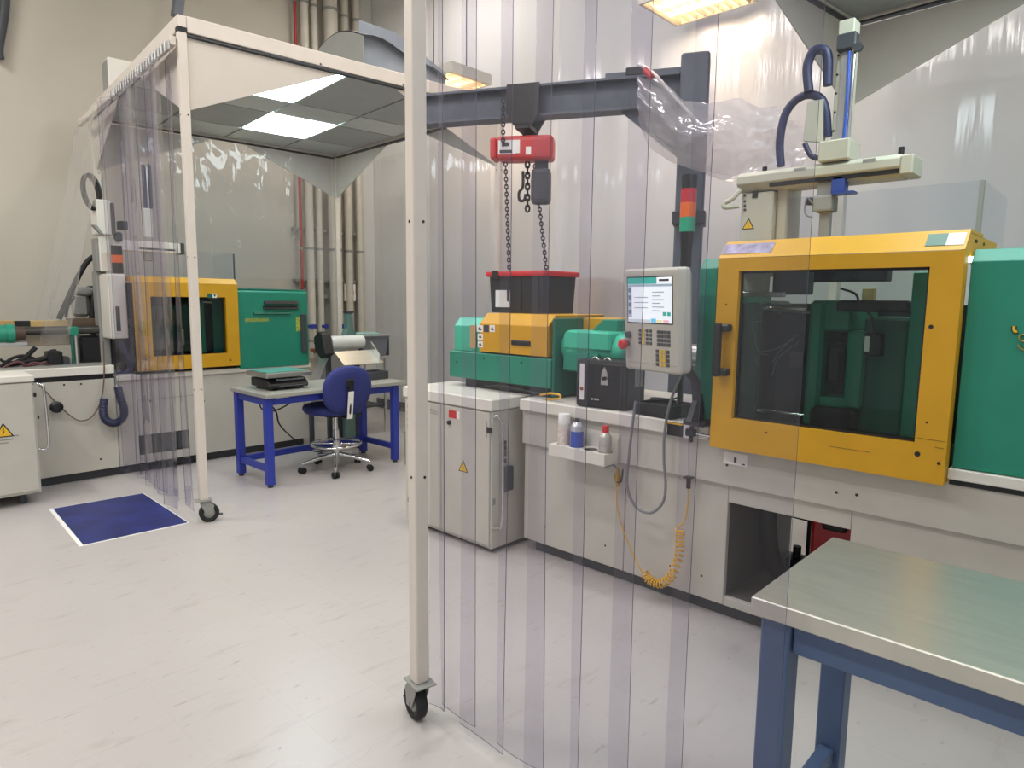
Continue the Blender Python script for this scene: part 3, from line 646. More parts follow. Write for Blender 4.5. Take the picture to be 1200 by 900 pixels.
# injection unit under its yellow hood
IX = 2.95
iu = m1
q = boxX(525, 412, 640, 440, IX)
iu.part('injection_base', G().box(IX, 3.55, 2.475, 3.36, .99, 1.165, .006), GRN)
iu.part('injection_foot', G().box(IX+.05, 3.45, 2.50, 3.25, .932, .99), DARK)
iu.part('injection_rear', G().prism([(IX+.02, 1.166), (IX+.02, 1.33), (IX+.07, 1.385), (3.5, 1.385), (3.5, 1.166)], 'y', 3.07, 3.33, bev=.004), MINT)
yh = iu.part('injection_hood', G().prism([(IX, 1.175), (IX, 1.352), (IX+.07, 1.418), (3.50, 1.418), (3.55, 1.34), (3.55, 1.175)], 'y', 2.50, 3.07, bev=.003), YEL)
q = boxX(600, 399, 622, 405, IX); iu.part('hood_grip', G().box(IX-.012, IX+.001, q[0], q[1], q[2], q[3], .004), BLK, yh)
for (x0, y0, x1, y1, m_) in ((551, 381, 558, 408, TANW), (559, 381, 566, 389, PAPER), (560, 391, 566, 398, PAPER), (560, 400, 566, 407, PAPER), (567, 381, 573, 389, CHAR), (574, 381, 580, 389, PAPER)):
    q = boxX(x0, y0, x1, y1, IX); s_ = iu.part('sticker', G().box(IX-.0018, IX+.001, q[0], q[1], q[2], q[3]), m_, yh)
    if m_ is PAPER: iu.part('sticker_mark', G().prism([(q[0]+.008, q[2]+.01), (q[1]-.008, q[2]+.014), ((q[0]+q[1])/2, q[3]-.008)], 'x', IX-.0026, IX-.0018), BLK, yh)
iu.part('end_frame', G().box(IX+.01, 3.54, 2.455, 2.474, .94, 1.40, .004), GRND)
for (px, py) in ((535, 424), (567, 420), (611, 425)):
    p = PX(px, py, IX); iu.part('bolt', G().cyl((IX-.002, p.y, p.z), (IX+.002, p.y, p.z), .007, 8), BLK)
# back half of the unit and the mint green barrel housing
iu.part('injection_back_hood', G().prism([(3.22, 1.28), (3.22, 1.40), (3.50, 1.40), (3.56, 1.30), (3.56, 1.28)], 'y', 2.25, 2.452, bev=.003), YEL)
iu.part('injection_back', G().box(3.25, 3.54, 2.27, 2.452, .932, 1.279, .004), GRND)
iu.part('barrel_housing', G().lathe([(.05, 2.455), (.088, 2.45), (.092, 2.38), (.084, 2.36), (.082, 2.10), (.090, 2.09), (.090, 2.03), (.06, 2.0), (.001, 2.0)], (3.10, 0, 1.235), 24, axis='y'), MINT)
iu.part('barrel_bracket', G().box(3.005, 3.2, 2.18, 2.43, 1.10, 1.21, .008), GRN)
iu.part('barrel_cover', G().prism([(2.10, 1.225), (2.43, 1.225), (2.43, 1.31), (2.40, 1.335), (2.10, 1.335)], 'x', 3.0, 3.19, bev=.012), MINT)
iu.part('barrel_throat', G().prism([(2.12, 1.28), (2.36, 1.28), (2.22, 1.40), (2.12, 1.40)], 'x', 3.10, 3.22, bev=.006), GRN)
iu.part('heater_barrel', G().cyl((3.10, 2.0, 1.235), (3.10, 1.55, 1.235), .055, 18), ALU)
iu.part('nozzle_guard', G().box(3.0, 3.2, 1.78, 2.0, 1.17, 1.35, .006), CHAR)
iu.part('gauge_block', G().box(3.0, 3.08, 1.93, 1.98, 1.05, 1.21, .004).cyl((2.99, 1.955, 1.18), (3.0, 1.955, 1.18), .02), STEEL)
iu.part('cable', G().tube(spline([PX(x, y, 2.93) for x, y in ((569, 453), (585, 452), (600, 455), (625, 460), (640, 462))]), .006, 6), BLK)
iu.part('yellow_lead', G().tube(spline([PX(x, y, 2.90) for x, y in ((633, 463), (645, 461), (656, 463), (655, 467), (640, 468))]), .007, 6), HOSEY)

# ------------------------------------------------------------------ switch cabinet at the end of the larger machine
CF = 2.68
cb = T('switch_cabinet', 'pale grey switch cabinet with warning triangle at the end of the larger machine', 'cabinet', (2.9, 3.1, 0))
CY0, CY1 = 2.69, 3.50
body = cb.part('body', G().box(CF+.012, 3.10, CY0, CY1, .03, .858, .004), GREY)
cb.part('top', G().box(CF-.005, 3.13, CY0-.01, CY1+.01, .862, .931, .006), WHITE)
cb.part('plinth', G().box(CF+.05, 3.08, CY0+.02, CY1-.02, 0, .03), CHAR)
dr = cb.part('door', G().box(CF, CF+.012, CY0+.012, 3.13, .05, .852, .003), GREY)
cb.part('door', G().box(CF, CF+.012, 3.134, CY1-.01, .05, .852, .003), GREY)
q = boxX(526, 481, 535, 490, CF); cb.part('sticker', G().box(CF-.0015, CF, q[0], q[1], q[2], q[3]), RED, dr); cb.part('sticker', G().box(CF-.0016, CF, q[0]-.028, q[0]-.001, q[2], q[3]), PAPER, dr)
p = PX(527, 495, CF); cb.part('lock', G().cyl((CF-.012, p.y, p.z), (CF, p.y, p.z), .014, 14), BLK, dr)
def warn(t, X, px, py, s, under=None):
    p = PX(px, py, X); k = s*.87
    o = t.part('warning_triangle', G().prism([(p.y-s/2, p.z-k/2), (p.y+s/2, p.z-k/2), (p.y, p.z+k/2)], 'x', X-.0012, X), BLK, under)
    s2 = s*.78; t.part('triangle_field', G().prism([(p.y-s2/2, p.z-k/2+s*.06), (p.y+s2/2, p.z-k/2+s*.06), (p.y, p.z-k/2+s*.06+s2*.87)], 'x', X-.002, X-.0012), WARN, under)
    t.part('bolt_mark', G().prism([(p.y-s*.05, p.z-s*.30), (p.y+s*.06, p.z-s*.08), (p.y, p.z-s*.08), (p.y+s*.05, p.z+s*.14), (p.y-s*.06, p.z-s*.05), (p.y, p.z-s*.05)], 'x', X-.0026, X-.002), BLK, under)
warn(cb, CF, 543, 546, .085, dr)
q = boxX(572, 501, 577, 508, CF); cb.part('latch', G().box(CF-.004, CF, q[0]-.002, q[1]+.01, q[2], q[3], .001), BLK, dr)
q = boxX(569, 494, 571, 513, CF); cb.part('pull_slot', G().box(CF-.0015, CF, q[0], q[0]+.006, q[2], q[3]), GREYD, dr)
q = boxX(504, 478, 513, 485, CF); 
for k in range(3): cb.part('print_line', G().box(CF-.001, CF, q[0]+.003*k, q[1], q[2]+.012*k, q[2]+.012*k+.005), GREYD, dr)
# side that faces the operator
def sideY(x0, y0, x1, y1, Y): a = boxY(x0, y0, x1, y1, Y); return a
a = PY(580, 490, CY0-.02); b = PY(587, 500, CY0-.03); c = PY(587, 560, CY0-.03)
cb.part('handle_tube', G().tube(spline([(CF+.02, CY0, a.z), (CF+.04, CY0-.02, a.z+.008), (CF+.065, CY0-.035, b.z), (CF+.067, CY0-.035, b.z-.05), (CF+.067, CY0-.035, c.z-.25), (CF+.04, CY0-.02, c.z-.30), (CF+.02, CY0, c.z-.30)]), .007, 8), CHROME)
for py in (519, 525, 532, 540):
    p = PY(590, py, CY0); cb.part('socket', G().box(p.x-.018, p.x+.018, CY0-.012, CY0, p.z-.013, p.z+.013, .003), CHAR, body)
q = boxY(588, 546, 598, 574, CY0); cb.part('socket_box', G().box(q[0], q[1], CY0-.03, CY0, q[2], q[3], .004), CHAR, body)
p = PY(578, 588, CY0); cb.part('hinge', G().box(CF+.015, CF+.04, CY0-.006, CY0, p.z-.02, p.z+.02, .002), GREYD, body)
cb.part('junction_box', G().box(CF+.05, CF+.14, CY1+.01, CY1+.07, .38, .62, .006), mat('olive box', '#6c6f60', .5))
for k in range(4):
    zz = PX(478, 476+7.5*k, CF).z; cb.part('vent_slot', G().box(CF-.0012, CF, CY1-.05, CY1-.034, zz-.012, zz+.010), COPPER, body)
cb.part('vent_slot', G().box(CF-.0012, CF, CY1-.05, CY1-.03, .155, .185), CHAR, body)
# ------------------------------------------------------------------ things on and around the larger machine
# control panel on its stand
def tilted(c, yaw, pitch):
    return Matrix.Translation(c) @ Matrix.Rotation(yaw, 4, 'Z') @ Matrix.Rotation(pitch, 4, 'Y')
cx_ = 2.66
a = boxX(721, 313, 803, 437, cx_)
PW, PH = .345, .475
cpos = PX(762, 376, cx_)
# local frame: -x = face, y = left in the picture, z = up
MP = tilted(cpos, math.radians(-12), math.radians(-4))
cp = T('control_panel', 'grey operator panel with lit screen and keypads beside the yellow door', 'control panel', (cpos.x+.06, cpos.y, cpos.z-PH/2))
def lp_(g): 
    for k in range(len(g.v)): g.v[k] = MP @ g.v[k]
    return g
cp.part('housing', lp_(G().box(0, .085, -PW/2, PW/2, -PH/2, PH/2, .022, seg=3)), mat('panel grey', '#b9b6a9', .5, var=.03))
cp.part('back_shell', lp_(G().box(.086, .125, -PW/2+.03, PW/2-.02, -PH/2+.03, PH/2-.02, .015, seg=2)), mat('panel back', '#7f9289', .5))
def face(name, u0, u1, v0, v1, m, under=None, d=.0015, bev=0):
    # u: 0 left .. 1 right, v: 0 top .. 1 bottom
    u0, u1, v0, v1 = u0*1.12, u1*1.12, v0-.028, v1-.028
    y0, y1 = PW/2-u0*PW, PW/2-u1*PW; z0, z1 = PH/2-v0*PH, PH/2-v1*PH
    return cp.part(name, lp_(G().box(-d, .001, min(y0, y1), max(y0, y1), min(z0, z1), max(z0, z1), bev)), m, under)
def flat(name, col, k=.58): 
    return glow(name, col, k)
bz = face('screen_bezel', .075, .80, .105, .555, BLK, None, .002)
sc = face('screen', .09, .79, .115, .545, flat('screen white', '#dfe7ea'), bz, .003)
face('screen_header', .09, .56, .115, .175, flat('screen teal', '#2f9a8c'), sc, .0036)
face('screen_bar', .09, .79, .178, .20, flat('screen blue grey', '#8ea0ae'), sc, .0036)
face('screen_sidebar', .09, .155, .20, .50, flat('screen slate', '#9aa7b2'), sc, .0036)
for k in range(4): face('side_button', .10, .15, .215+.07*k, .255+.07*k, flat('screen dark', '#5f6d7b'), sc, .0042)
for k in range(6): face('text_row', .49, .49+(.13 if k % 2 else .18), .25+.035*k, .257+.035*k, flat('screen ink', '#78838c'), sc, .0042)
for k in range(3): face('text_row', .20, .42, .30+.05*k, .306+.05*k, flat('screen ink', '#78838c'), sc, .0042)
face('logo_field', .585, .775, .12, .165, flat('screen paper', '#f2f4f4'), sc, .0042); face('logo_bar', .60, .75, .132, .152, CHAR, sc, .0048)
face('soft_key', .655, .70, .44, .475, flat('screen teal', '#2f9a8c'), sc, .0042); face('soft_key', .72, .77, .44, .475, flat('screen teal', '#2f9a8c'), sc, .0042)
face('soft_key', .09, .46, .515, .545, flat('screen grey', '#b9c0c4'), sc, .0042); face('soft_key', .47, .545, .505, .545, flat('screen azure', '#5db3d8'), sc, .0048)
face('soft_key', .55, .64, .515, .545, flat('screen sand', '#d6cfa0'), sc, .0042); face('soft_key', .66, .74, .515, .545, flat('screen pink', '#dca8a8'), sc, .0042)
cp.part('seam', lp_(G().box(-.001, .001, -PW/2+.02, PW/2-.03, -.2, -.198)), GREYD)
KEYD = mat('key dark', '#4b4d50', .5); KEYY = mat('key yellow', '#d5b445', .5)
def key(u, v, w_, h_, m): face('key', u, u+w_, v, v+h_, m, None, .004, .001)
for r in range(4):
    for c in range(4): key(.555+.053*c, .615+.040*r, .042, .030, KEYD)
    for c in range(4): key(.26+.058*c, .612+.040*r, .036, .028, KEYY if c == 1 else KEYD)
for r in range(4):
    for c in range(4): key(.535+.054*c, .80+.042*r, .044, .032, KEYY if c in (1, 2) else KEYD)
def knob(u, v, r_, d, m, name):
    p = Vector((0, PW/2-u*PW, PH/2-v*PH)); cp.part(name, G().tube([MP @ p, MP @ (p+Vector((-d, 0, 0)))], [r_, r_*.92], 18), m)
knob(.105, .645, .016, .014, KEYD, 'selector_knob'); knob(.085, .735, .012, .02, KEYD, 'button_stem')
p = Vector((-.02, PW/2-.085*PW, PH/2-.735*PH)); cp.part('emergency_button', G().tube([MP @ p, MP @ (p+Vector((-.006, 0, 0))), MP @ (p+Vector((-.026, 0, 0))), MP @ (p+Vector((-.03, 0, 0)))], [.018, .024, .024, .016], 18), RED)
p = Vector((.06, -PW/2+.03, -PH/2)); 
bp_ = MP @ p
cp.part('stand', G().tube(spline([(bp_.x+.02, bp_.y, bp_.z+.02), (bp_.x+.08, bp_.y-.01, bp_.z-.03), (bp_.x+.10, bp_.y-.015, 1.10), (bp_.x+.12, bp_.y-.015, .934)]), .022, 10), BLK)
cp.part('stand_foot', G().box(bp_.x+.08, bp_.x+.18, bp_.y-.07, bp_.y+.04, .932, .96, .006).prism([(bp_.x+.03, .96), (bp_.x+.17, .96), (bp_.x+.13, 1.08), (bp_.x+.10, 1.08)], 'y', bp_.y-.03, bp_.y-.005), BLK)
cp.part('cable', G().tube(spline([bp_+Vector((.02, .02, 0)), PX(786, 470, 2.82), PX(779, 505, 2.82), PX(778, 540, 2.82), PX(780, 570, 2.82), PX(776, 590, 2.82), PX(762, 601, 2.82), PX(745, 594, 2.82), PX(735, 570, 2.82), PX(737, 535, 2.82), PX(741, 500, 2.82), PX(745, 470, 2.83)]), .007, 8), CABLE)
# black case with paper strips standing on the worktop
XK = 2.86
q = boxX(671, 427, 737, 482, XK)
bc = T('equipment_case', 'black instrument case with label strips standing on the machine worktop', 'case', (XK+.1, (q[0]+q[1])/2, .931))
Mk = Matrix.Translation((XK+.02, (q[0]+q[1])/2+.01, .932)) @ Matrix.Rotation(math.radians(8), 4, 'Z')
cw, ch_ = .30, .26
bc.part('body', lm(G().box(0, .24, -cw/2, cw/2, 0, ch_, .018, seg=2), Mk), BLK)
bc.part('front_panel', lm(G().box(-.006, 0, -cw/2+.02, cw/2-.02, .02, ch_-.02, .003), Mk), BLK)
bc.part('label_strip', lm(G().box(-.008, -.006, cw/2-.055, cw/2-.027, .04, ch_-.025), Mk), PAPER)
bc.part('label_badge', lm(G().cyl((-.0095, cw/2-.041, .10), (-.008, cw/2-.041, .10), .011, 12), Mk), COPPER)
bc.part('switch_plate', lm(G().prism([(-.05, .13), (-.005, .13), (-.01, .20), (-.025, .225), (-.04, .20)], 'x', -.009, -.006), Mk), STEEL)
bc.part('switch', lm(G().cyl((-.025, -.028, .165), (-.009, -.028, .165), .010, 12), Mk), BLK)
bc.part('clip', lm(G().box(-.012, -.006, .035, .05, .045, .055).box(-.012, -.006, .0, .03, .045, .055), Mk), STEEL)
bc.part('carry_strap', G().tube(spline([PX(x, y, XK+.05) for x, y in ((690, 424), (698, 419), (705, 424), (712, 420), (718, 425))]), .007, 8), STEEL)
# shallow black tray
p = PX(763, 483, 2.87)
tr = T('tool_tray', 'shallow black plastic tray on the machine worktop beside the case', 'tray', (2.9, p.y, .931))
Mt = Matrix.Translation((2.865, p.y-.005, .932)) @ Matrix.Rotation(math.radians(-6), 4, 'Z')
tr.part('base', lm(G().box(0, .20, -.115, .105, 0, .01), Mt), BLK)
for b_ in ((0, .008, -.115, .105), (.192, .20, -.115, .105), (.008, .192, -.115, -.107), (.008, .192, .097, .105)):
    tr.part('side', lm(G().box(b_[0], b_[1], b_[2], b_[3], .01, .065, .003), Mt), BLK)
tr.part('coiled_lead', lm(G().tube([(.1+.06*math.cos(a/8), .0+.07*math.sin(a/8), .04+.0006*a) for a in range(90)], .005, 6), Mt), CHAR)
# can shelf and cans
SX = 2.74
t = T('can_shelf', 'pale sheet metal spray can rack with four round holes on the machine front', 'shelf', (2.8, 2.12, .67))
q = boxX(644, 523, 708, 540, SX); sy0, sy1 = 1.93, 2.30; zt_ = .725
sh = G()
cans_y = [2.245, 2.155, 2.06, 1.97]; R_h = .040
# top plate with holes as a ring fan
def plate_hole(g, y0, y1, x0, x1, z, yc, xc, r_, n=24):
    vs, fs = [], []
    for k in range(n):
        a = 2*PI*k/n; dx, dy = math.cos(a), math.sin(a)
        s_ = min(((x1-xc)/dx if dx > 0 else (x0-xc)/dx) if abs(dx) > 1e-6 else 9, ((y1-yc)/dy if dy > 0 else (y0-yc)/dy) if abs(dy) > 1e-6 else 9)
        vs += [(xc+dx*r_, yc+dy*r_, z), (xc+dx*s_, yc+dy*s_, z), (xc+dx*r_, yc+dy*r_, z-.003)]
    for k in range(n):
        a, b = 3*k, 3*((k+1) % n); fs += [(a, a+1, b+1, b), (a, b, b+2, a+2)]
    g.add(vs, fs)
cuts = [2.30, 2.20, 2.1075, 2.015, 1.93]
for k in range(4): plate_hole(sh, cuts[k+1], cuts[k], SX, 2.872, zt_, cans_y[k], SX+.062, R_h)
t.part('top_plate', sh, WHITE)
t.part('front_lip', G().box(SX-.002, SX, 1.93, 2.30, zt_-.06, zt_+.001), WHITE)
t.part('side_plate', G().prism([(SX, zt_-.06), (SX, zt_), (2.82, zt_), (2.872, zt_+.09), (2.872, zt_-.06)], 'y', 1.928, 1.93), WHITE)
t.part('side_plate', G().prism([(SX, zt_-.06), (SX, zt_), (2.82, zt_), (2.872, zt_+.09), (2.872, zt_-.06)], 'y', 2.30, 2.302), WHITE)
t.part('bottom_plate', G().box(SX, 2.872, 1.93, 2.30, zt_-.06, zt_-.057), WHITE)
t.part('back_plate', G().box(2.870, 2.874, 1.93, 2.30, zt_-.06, zt_+.09), WHITE)
def can(x, y, label, bodym, capm, h, capr, caph, dome=True, band=None):
    t = T('spray_can', label, 'spray can', (x, y, zt_-.056), group=None); z = zt_-.056; r = .0335
    t.part('body', G().lathe([(r*.92, 0), (r, .004), (r, h), (r*.96, h+.004), (r*.6, h+.022) if dome else (r*.9, h+.008), (.012, h+.026) if dome else (r*.8, h+.01)], (x, y, z), 24), bodym)
    if band: t.part('label_band', G().lathe([(r+.0004, .03), (r+.0004, h-.02)], (x, y, z), 24), band)
    t.part('cap', G().lathe([(capr, h+.006), (capr, h+caph-.004), (capr*.9, h+caph)], (x, y, z), 18), capm)
    return t
can(SX+.062, cans_y[0], 'white capped spray can with pale red edged label', mat('can white', '#d6cfc6', .35, .2), PAPER, .165, .033, .058, band=mat('can label pale', '#d9c9bf', .4, var=.2, scale=60))
t = can(SX+.062, cans_y[1], 'blue and silver spray can with small grey nozzle', mat('can silver', '#c9ccd2', .3, .5), CHAR, .165, .012, .045)
t.part('label_band', G().lathe([(.0342, .01), (.0342, .140)], (SX+.062, cans_y[1], zt_-.056), 24), mat('can blue', '#2f4fb0', .35, var=.12, scale=40))
can(SX+.062, cans_y[3], 'short pale spray can with red cap', mat('can grey', '#b6b2aa', .35, .3, var=.15, scale=50), RED, .135, .017, .06)
# air gun valve and hoses on the machine front
p = PX(724, 560, 2.84)
t = T('air_valve', 'brass ball valve with black lever below the spray can rack', 'valve', (p.x, p.y, p.z))
t.part('body', G().lathe([(.006, -.045), (.010, -.03), (.016, -.015), (.018, .0), (.016, .018), (.009, .03), (.006, .05)], tuple(p), 12), BRASS)
a, b = PX(728, 562, 2.83), PX(730, 550, 2.83); t.part('lever', G().tube(spline([p+Vector((-.01, 0, -.02)), a+Vector((0, 0, -.01)), b]), .005, 6), BLK)
t.part('supply_line', G().tube(spline([PX(709, 548, 2.86), PX(718, 545, 2.84), PX(723, 549, 2.84), (p.x, p.y, p.z+.04)]), .005, 6), CABLE)
pts = [PX(x, y, 2.84) for x, y in ((723, 568), (723, 590), (728, 615), (738, 640), (747, 660), (755, 674))]
coil = []
cen = spline([PX(x, y, 2.82) for x, y in ((755, 672), (762, 680), (774, 684), (786, 676), (795, 655), (797, 635), (797, 620))], 60)
nturn = 22
for i, c in enumerate(cen):
    k = i/(len(cen)-1); tdir = (cen[min(i+1, len(cen)-1)]-cen[max(i-1, 0)]).normalized(); n1 = tdir.cross(Vector((1, 0, 0))).normalized(); n2 = Vector((1, 0, 0))
    coil.append(c+(n1*math.cos(k*nturn*2*PI)+n2*math.sin(k*nturn*2*PI))*.020)
t = T('coiled_air_hose', 'yellow coiled air hose hanging on the machine front', 'hose', tuple(PX(797, 560, 2.85)))
t.part('coil', G().tube(coil, .0042, 6), HOSEY)
t.part('lead', G().tube(spline(pts+[coil[0]]), .004, 6), HOSEY)
t.part('lead', G().tube(spline([coil[-1], PX(802, 610, 2.84), PX(806, 590, 2.85), PX(807, 573, 2.85)]), .004, 6), HOSEY)
p = PX(807, 565, 2.85); t.part('fitting', G().cyl((p.x, p.y, p.z-.03), (p.x, p.y, p.z+.02), .011, 10).box(p.x-.02, p.x+.02, p.y-.02, p.y+.02, p.z+.02, p.z+.026), BLK)
a = PX(812, 500, 2.80); t.part('hanging_wire', G().cyl((p.x, p.y, p.z+.026), (p.x-.01, p.y+.005, .86), .002, 6), CABLE)
p = PX(810, 507, 2.83)
t = T('door_stop', 'black clamp on a steel rod beside the handle edge of the yellow door', 'clamp', tuple(p))
t.part('clamp', G().box(p.x-.02, p.x+.015, p.y-.022, p.y+.022, p.z-.016, p.z+.016, .004).box(p.x-.01, p.x+.01, p.y-.006, p.y+.006, p.z-.045, p.z+.03), BLK)
t.part('rod', G().cyl((p.x, p.y-.02, p.z), (p.x, p.y-.14, p.z-.004), .006, 10), CHROME)

# signal tower
p = PX(804, 300, 3.25)
t = T('signal_tower', 'red orange and green stack light on a thin pole beside the crane post', 'signal light', (p.x, p.y, 1.70))
zs = [PX(804, y, 3.25).z for y in (318, 305, 300, 272, 255, 238, 222, 209)]
ax, ay = p.x, p.y
t.part('pole', G().cyl((ax, ay, .931), (ax, ay, zs[2]), .016, 12), CHAR)
t.part('base', G().cyl((ax, ay, zs[2]-.06), (ax, ay, zs[2]-.01), .03, 16).cyl((ax, ay, zs[2]-.01), (ax, ay, zs[3]), .028, 16, r2=.038), BLK)
t.part('green_lens', G().cyl((ax, ay, zs[3]), (ax, ay, zs[4]), .041, 20), mat('green lens', '#2aa07a', .25)); t.part('orange_lens', G().cyl((ax, ay, zs[4]), (ax, ay, zs[5]), .041, 20), ORG)
t.part('red_lens', G().cyl((ax, ay, zs[5]), (ax, ay, zs[6]), .041, 20), mat('red lens', '#b9303c', .25)); t.part('cap', G().cyl((ax, ay, zs[6]), (ax, ay, PX(804, 206, 3.25).z), .042, 20), BLK)

# red-lidded tote on the injection unit
XTt = 3.16
a = boxX(576, 330, 633, 368, XTt); yc = (a[0]+a[1])/2; wz = 1.419
t = T('storage_tote', 'black tote with red lid standing on the yellow hood', 'tote', (XTt+.15, yc, wz))
def taper(g, x0, x1, y0, y1, z0, z1, k):
    return g.add([(x0+k, y0+k, z0), (x1-k, y0+k, z0), (x1-k, y1-k, z0), (x0+k, y1-k, z0), (x0, y0, z1), (x1, y0, z1), (x1, y1, z1), (x0, y1, z1)], [(3, 2, 1, 0), (4, 5, 6, 7), (0, 1, 5, 4), (1, 2, 6, 5), (2, 3, 7, 6), (3, 0, 4, 7)])
ztop = PX(605, 324, XTt).z
t.part('bin', taper(G(), XTt, XTt+.33, yc-.232, yc+.232, wz, ztop, .010), mat('tote black', '#25262b', .5, var=.1))
for yy in (-.19, -.04, .06): t.part('rib', taper(G(), XTt-.006+.0, XTt+.01, yc+yy-.012, yc+yy+.012, wz+.02, ztop, .004), mat('tote black', '#25262b', .5))
zl = PX(605, 317, XTt).z
t.part('lid', G().box(XTt-.02, XTt+.35, yc-.255, yc+.255, ztop, ztop+.035, .012, seg=2), RED)
t.part('lid_latch', G().box(XTt-.027, XTt-.018, yc+.13, yc+.19, ztop-.02, ztop+.04, .004), BLK)
q = boxX(581, 340, 597, 360, XTt); t.part('paper_label', G().box(XTt-.003, XTt+.012, q[0], q[1], q[2]-.0, q[3]), PAPER)

# jib crane
cx0, cy0 = 3.90, 2.15; ja = math.radians(116); jd = Vector((math.cos(ja), math.sin(ja), 0)); jz = 2.80
jb = T('jib_crane', 'dark grey jib crane with a steel column behind the machine', 'crane', (cx0, cy0, 0))
Mj = Matrix.Translation((cx0, cy0, 0)) @ Matrix.Rotation(ja, 4, 'Z')
jb.part('column', lm(G().box(-.085, .085, -.085, .085, .02, 3.0, .012), Mj), JIB)
jb.part('base_plate', lm(G().box(-.2, .2, -.2, .2, 0, .02, .004), Mj), JIB)
for k, s in enumerate(((-.15, -.15), (.15, -.15), (.15, .15), (-.15, .15))): jb.part('anchor_bolt', lm(G().cyl((s[0], s[1], .02), (s[0], s[1], .05), .014, 6), Mj), DARK)
arm = jb.part('arm', lm(G().box(.09, 1.90, -.065, .065, jz+.085, jz+.10).box(.09, 1.90, -.065, .065, jz-.10, jz-.085).box(.09, 1.90, -.006, .006, jz-.085, jz+.085), Mj), JIB)
jb.part('arm_end_stop', lm(G().box(1.88, 1.90, -.065, .065, jz-.09, jz+.09), Mj), JIB)
jb.part('arm_bracket', lm(G().prism([(.086, jz-.40), (.086, jz-.1), (.45, jz-.1)], 'y', -.008, .008).box(.08, .55, -.05, .05, jz+.10, jz+.13), Mj), JIB)
jb.part('stop_block', lm(G().box(.30, .42, -.07, .07, jz+.10, jz+.15, .006), Mj), DARK)
jb.part('column_clamp', lm(G().box(-.10, .10, -.11, .11, 1.98, 2.06, .006).box(-.03, .03, .10, .16, 1.94, 2.10, .006), Mj), CHAR)
# hoist on the arm
tt = 1.08
h0 = Vector((cx0, cy0, 0))+jd*tt
ho = T('chain_hoist', 'red electric chain hoist hanging from the crane arm', 'hoist', (h0.x, h0.y, jz-.55))
Mh = Matrix.Translation((h0.x, h0.y, 0)) @ Matrix.Rotation(ja, 4, 'Z')
tz = jz-.10
tro = ho.part('trolley', lm(G().prism([(-.11, tz+.20), (.11, tz+.20), (.11, tz+.02), (.06, tz-.06), (.03, tz-.14), (-.03, tz-.14), (-.06, tz-.06), (-.11, tz+.02)], 'y', -.10, -.08).prism([(-.11, tz+.20), (.11, tz+.20), (.11, tz+.02), (.06, tz-.06), (-.06, tz-.06), (-.11, tz+.02)], 'y', .08, .10).box(-.05, .05, -.10, .10, tz-.08, tz-.05), Mh), BLK)
for sx in (-.06, .06): ho.part('trolley_wheel', lm(G().cyl((sx, -.12, tz+.05), (sx, -.10, tz+.05), .035, 14), Mh), DARK, tro)
ho.part('trolley_plate', lm(G().box(-.035, .03, -.103, -.10, tz+.08, tz+.14), Mh), PAPER, tro)
hb = PX(613, 176, h0.x).z
ho.part('hook', lm(G().tube(spline([(0, 0, tz-.10), (0, -.02, tz-.13), (0, .0, tz-.17), (0, 0, hb+.08)]), .012, 8), Mh), DARK)
Mb = Matrix.Translation((h0.x, h0.y, hb)) @ Matrix.Rotation(ja+PI+math.radians(8), 4, 'Z')
ho.part('motor_body', lm(G().box(-.19, .19, -.085, .085, -.078, .078, .035, seg=3), Mb), REDP)
ho.part('end_cap', lm(G().box(-.235, -.19, -.08, .08, -.07, .07, .03, seg=3), Mb), REDP)
pl = ho.part('rating_plate', lm(G().box(-.16, -.03, -.087, -.0, -.04, .045).box(-.17, -.165, -.01, .01, 0, .01), Mb), PAPER)
Mv = Mb @ Matrix.Identity(4)
for s in (-1, 1):
    ho.part('rating_plate', lm(G().box(-.175, -.06, s*.0855-.001, s*.0855+.001, -.045, .045), Mb), PAPER)
    ho.part('plate_print', lm(G().box(-.165, -.08, s*.087-.001, s*.087+.001, -.038, -.018).box(-.15, -.10, s*.087-.001, s*.087+.001, .005, .03), Mb), CHAR)
    ho.part('small_plate', lm(G().box(.01, .045, s*.0855-.001, s*.0855+.001, -.05, -.0), Mb), PAPER)
ho.part('chain_bag', lm(G().box(.04, .17, -.06, .06, -.36, -.13, .03, seg=2).box(.06, .15, -.01, .01, -.14, -.07), Mb), CHAR)
def chain(t, p0, p1, name='chain', L_=.034, r_=.0045, w_=.011):
    p0, p1 = Vector(p0), Vector(p1); d = p1-p0; n = max(1, int(d.length/(L_*.72))); d.normalize(); o1 = d.orthogonal().normalized(); o2 = d.cross(o1); g = G()
    for k in range(n):
        c = p0+d*(k+.5)*L_*.72; s = o1 if k % 2 else o2; pts = []
        for a in range(8):
            an = 2*PI*a/8; pts.append(c+s*math.cos(an)*w_+d*math.sin(an)*(L_/2))
        g.tube(pts, r_, 5, closed=True)
    return t.part(name, g, DARK)
a = PX(597, 200, h0.x); 
chain(ho, Mb @ Vector((-.14, -.10, .30)), Mb @ Vector((-.14, -.10, -.0)), 'hand_chain')
chain(ho, Mb @ Vector((-.14, 0, -.08)), (a.x, PX(597, 316, h0.x).y, PX(597, 322, h0.x).z))
chain(ho, Mb @ Vector((.01, 0, -.08)), Mb @ Vector((.015, 0, -.42)), L_=.05, r_=.007, w_=.014)
b = PX(632, 235, h0.x); c = PX(641, 322, h0.x); chain(ho, Mb @ Vector((.06, 0, -.10)), c)
ho.part('load_hook', lm(G().tube(spline([(-.02, 0, -.14), (-.02, 0, -.24), (-.045, 0, -.28), (-.04, 0, -.33), (-.01, 0, -.33), (.0, 0, -.29)]), .010, 8), Mb), DARK)

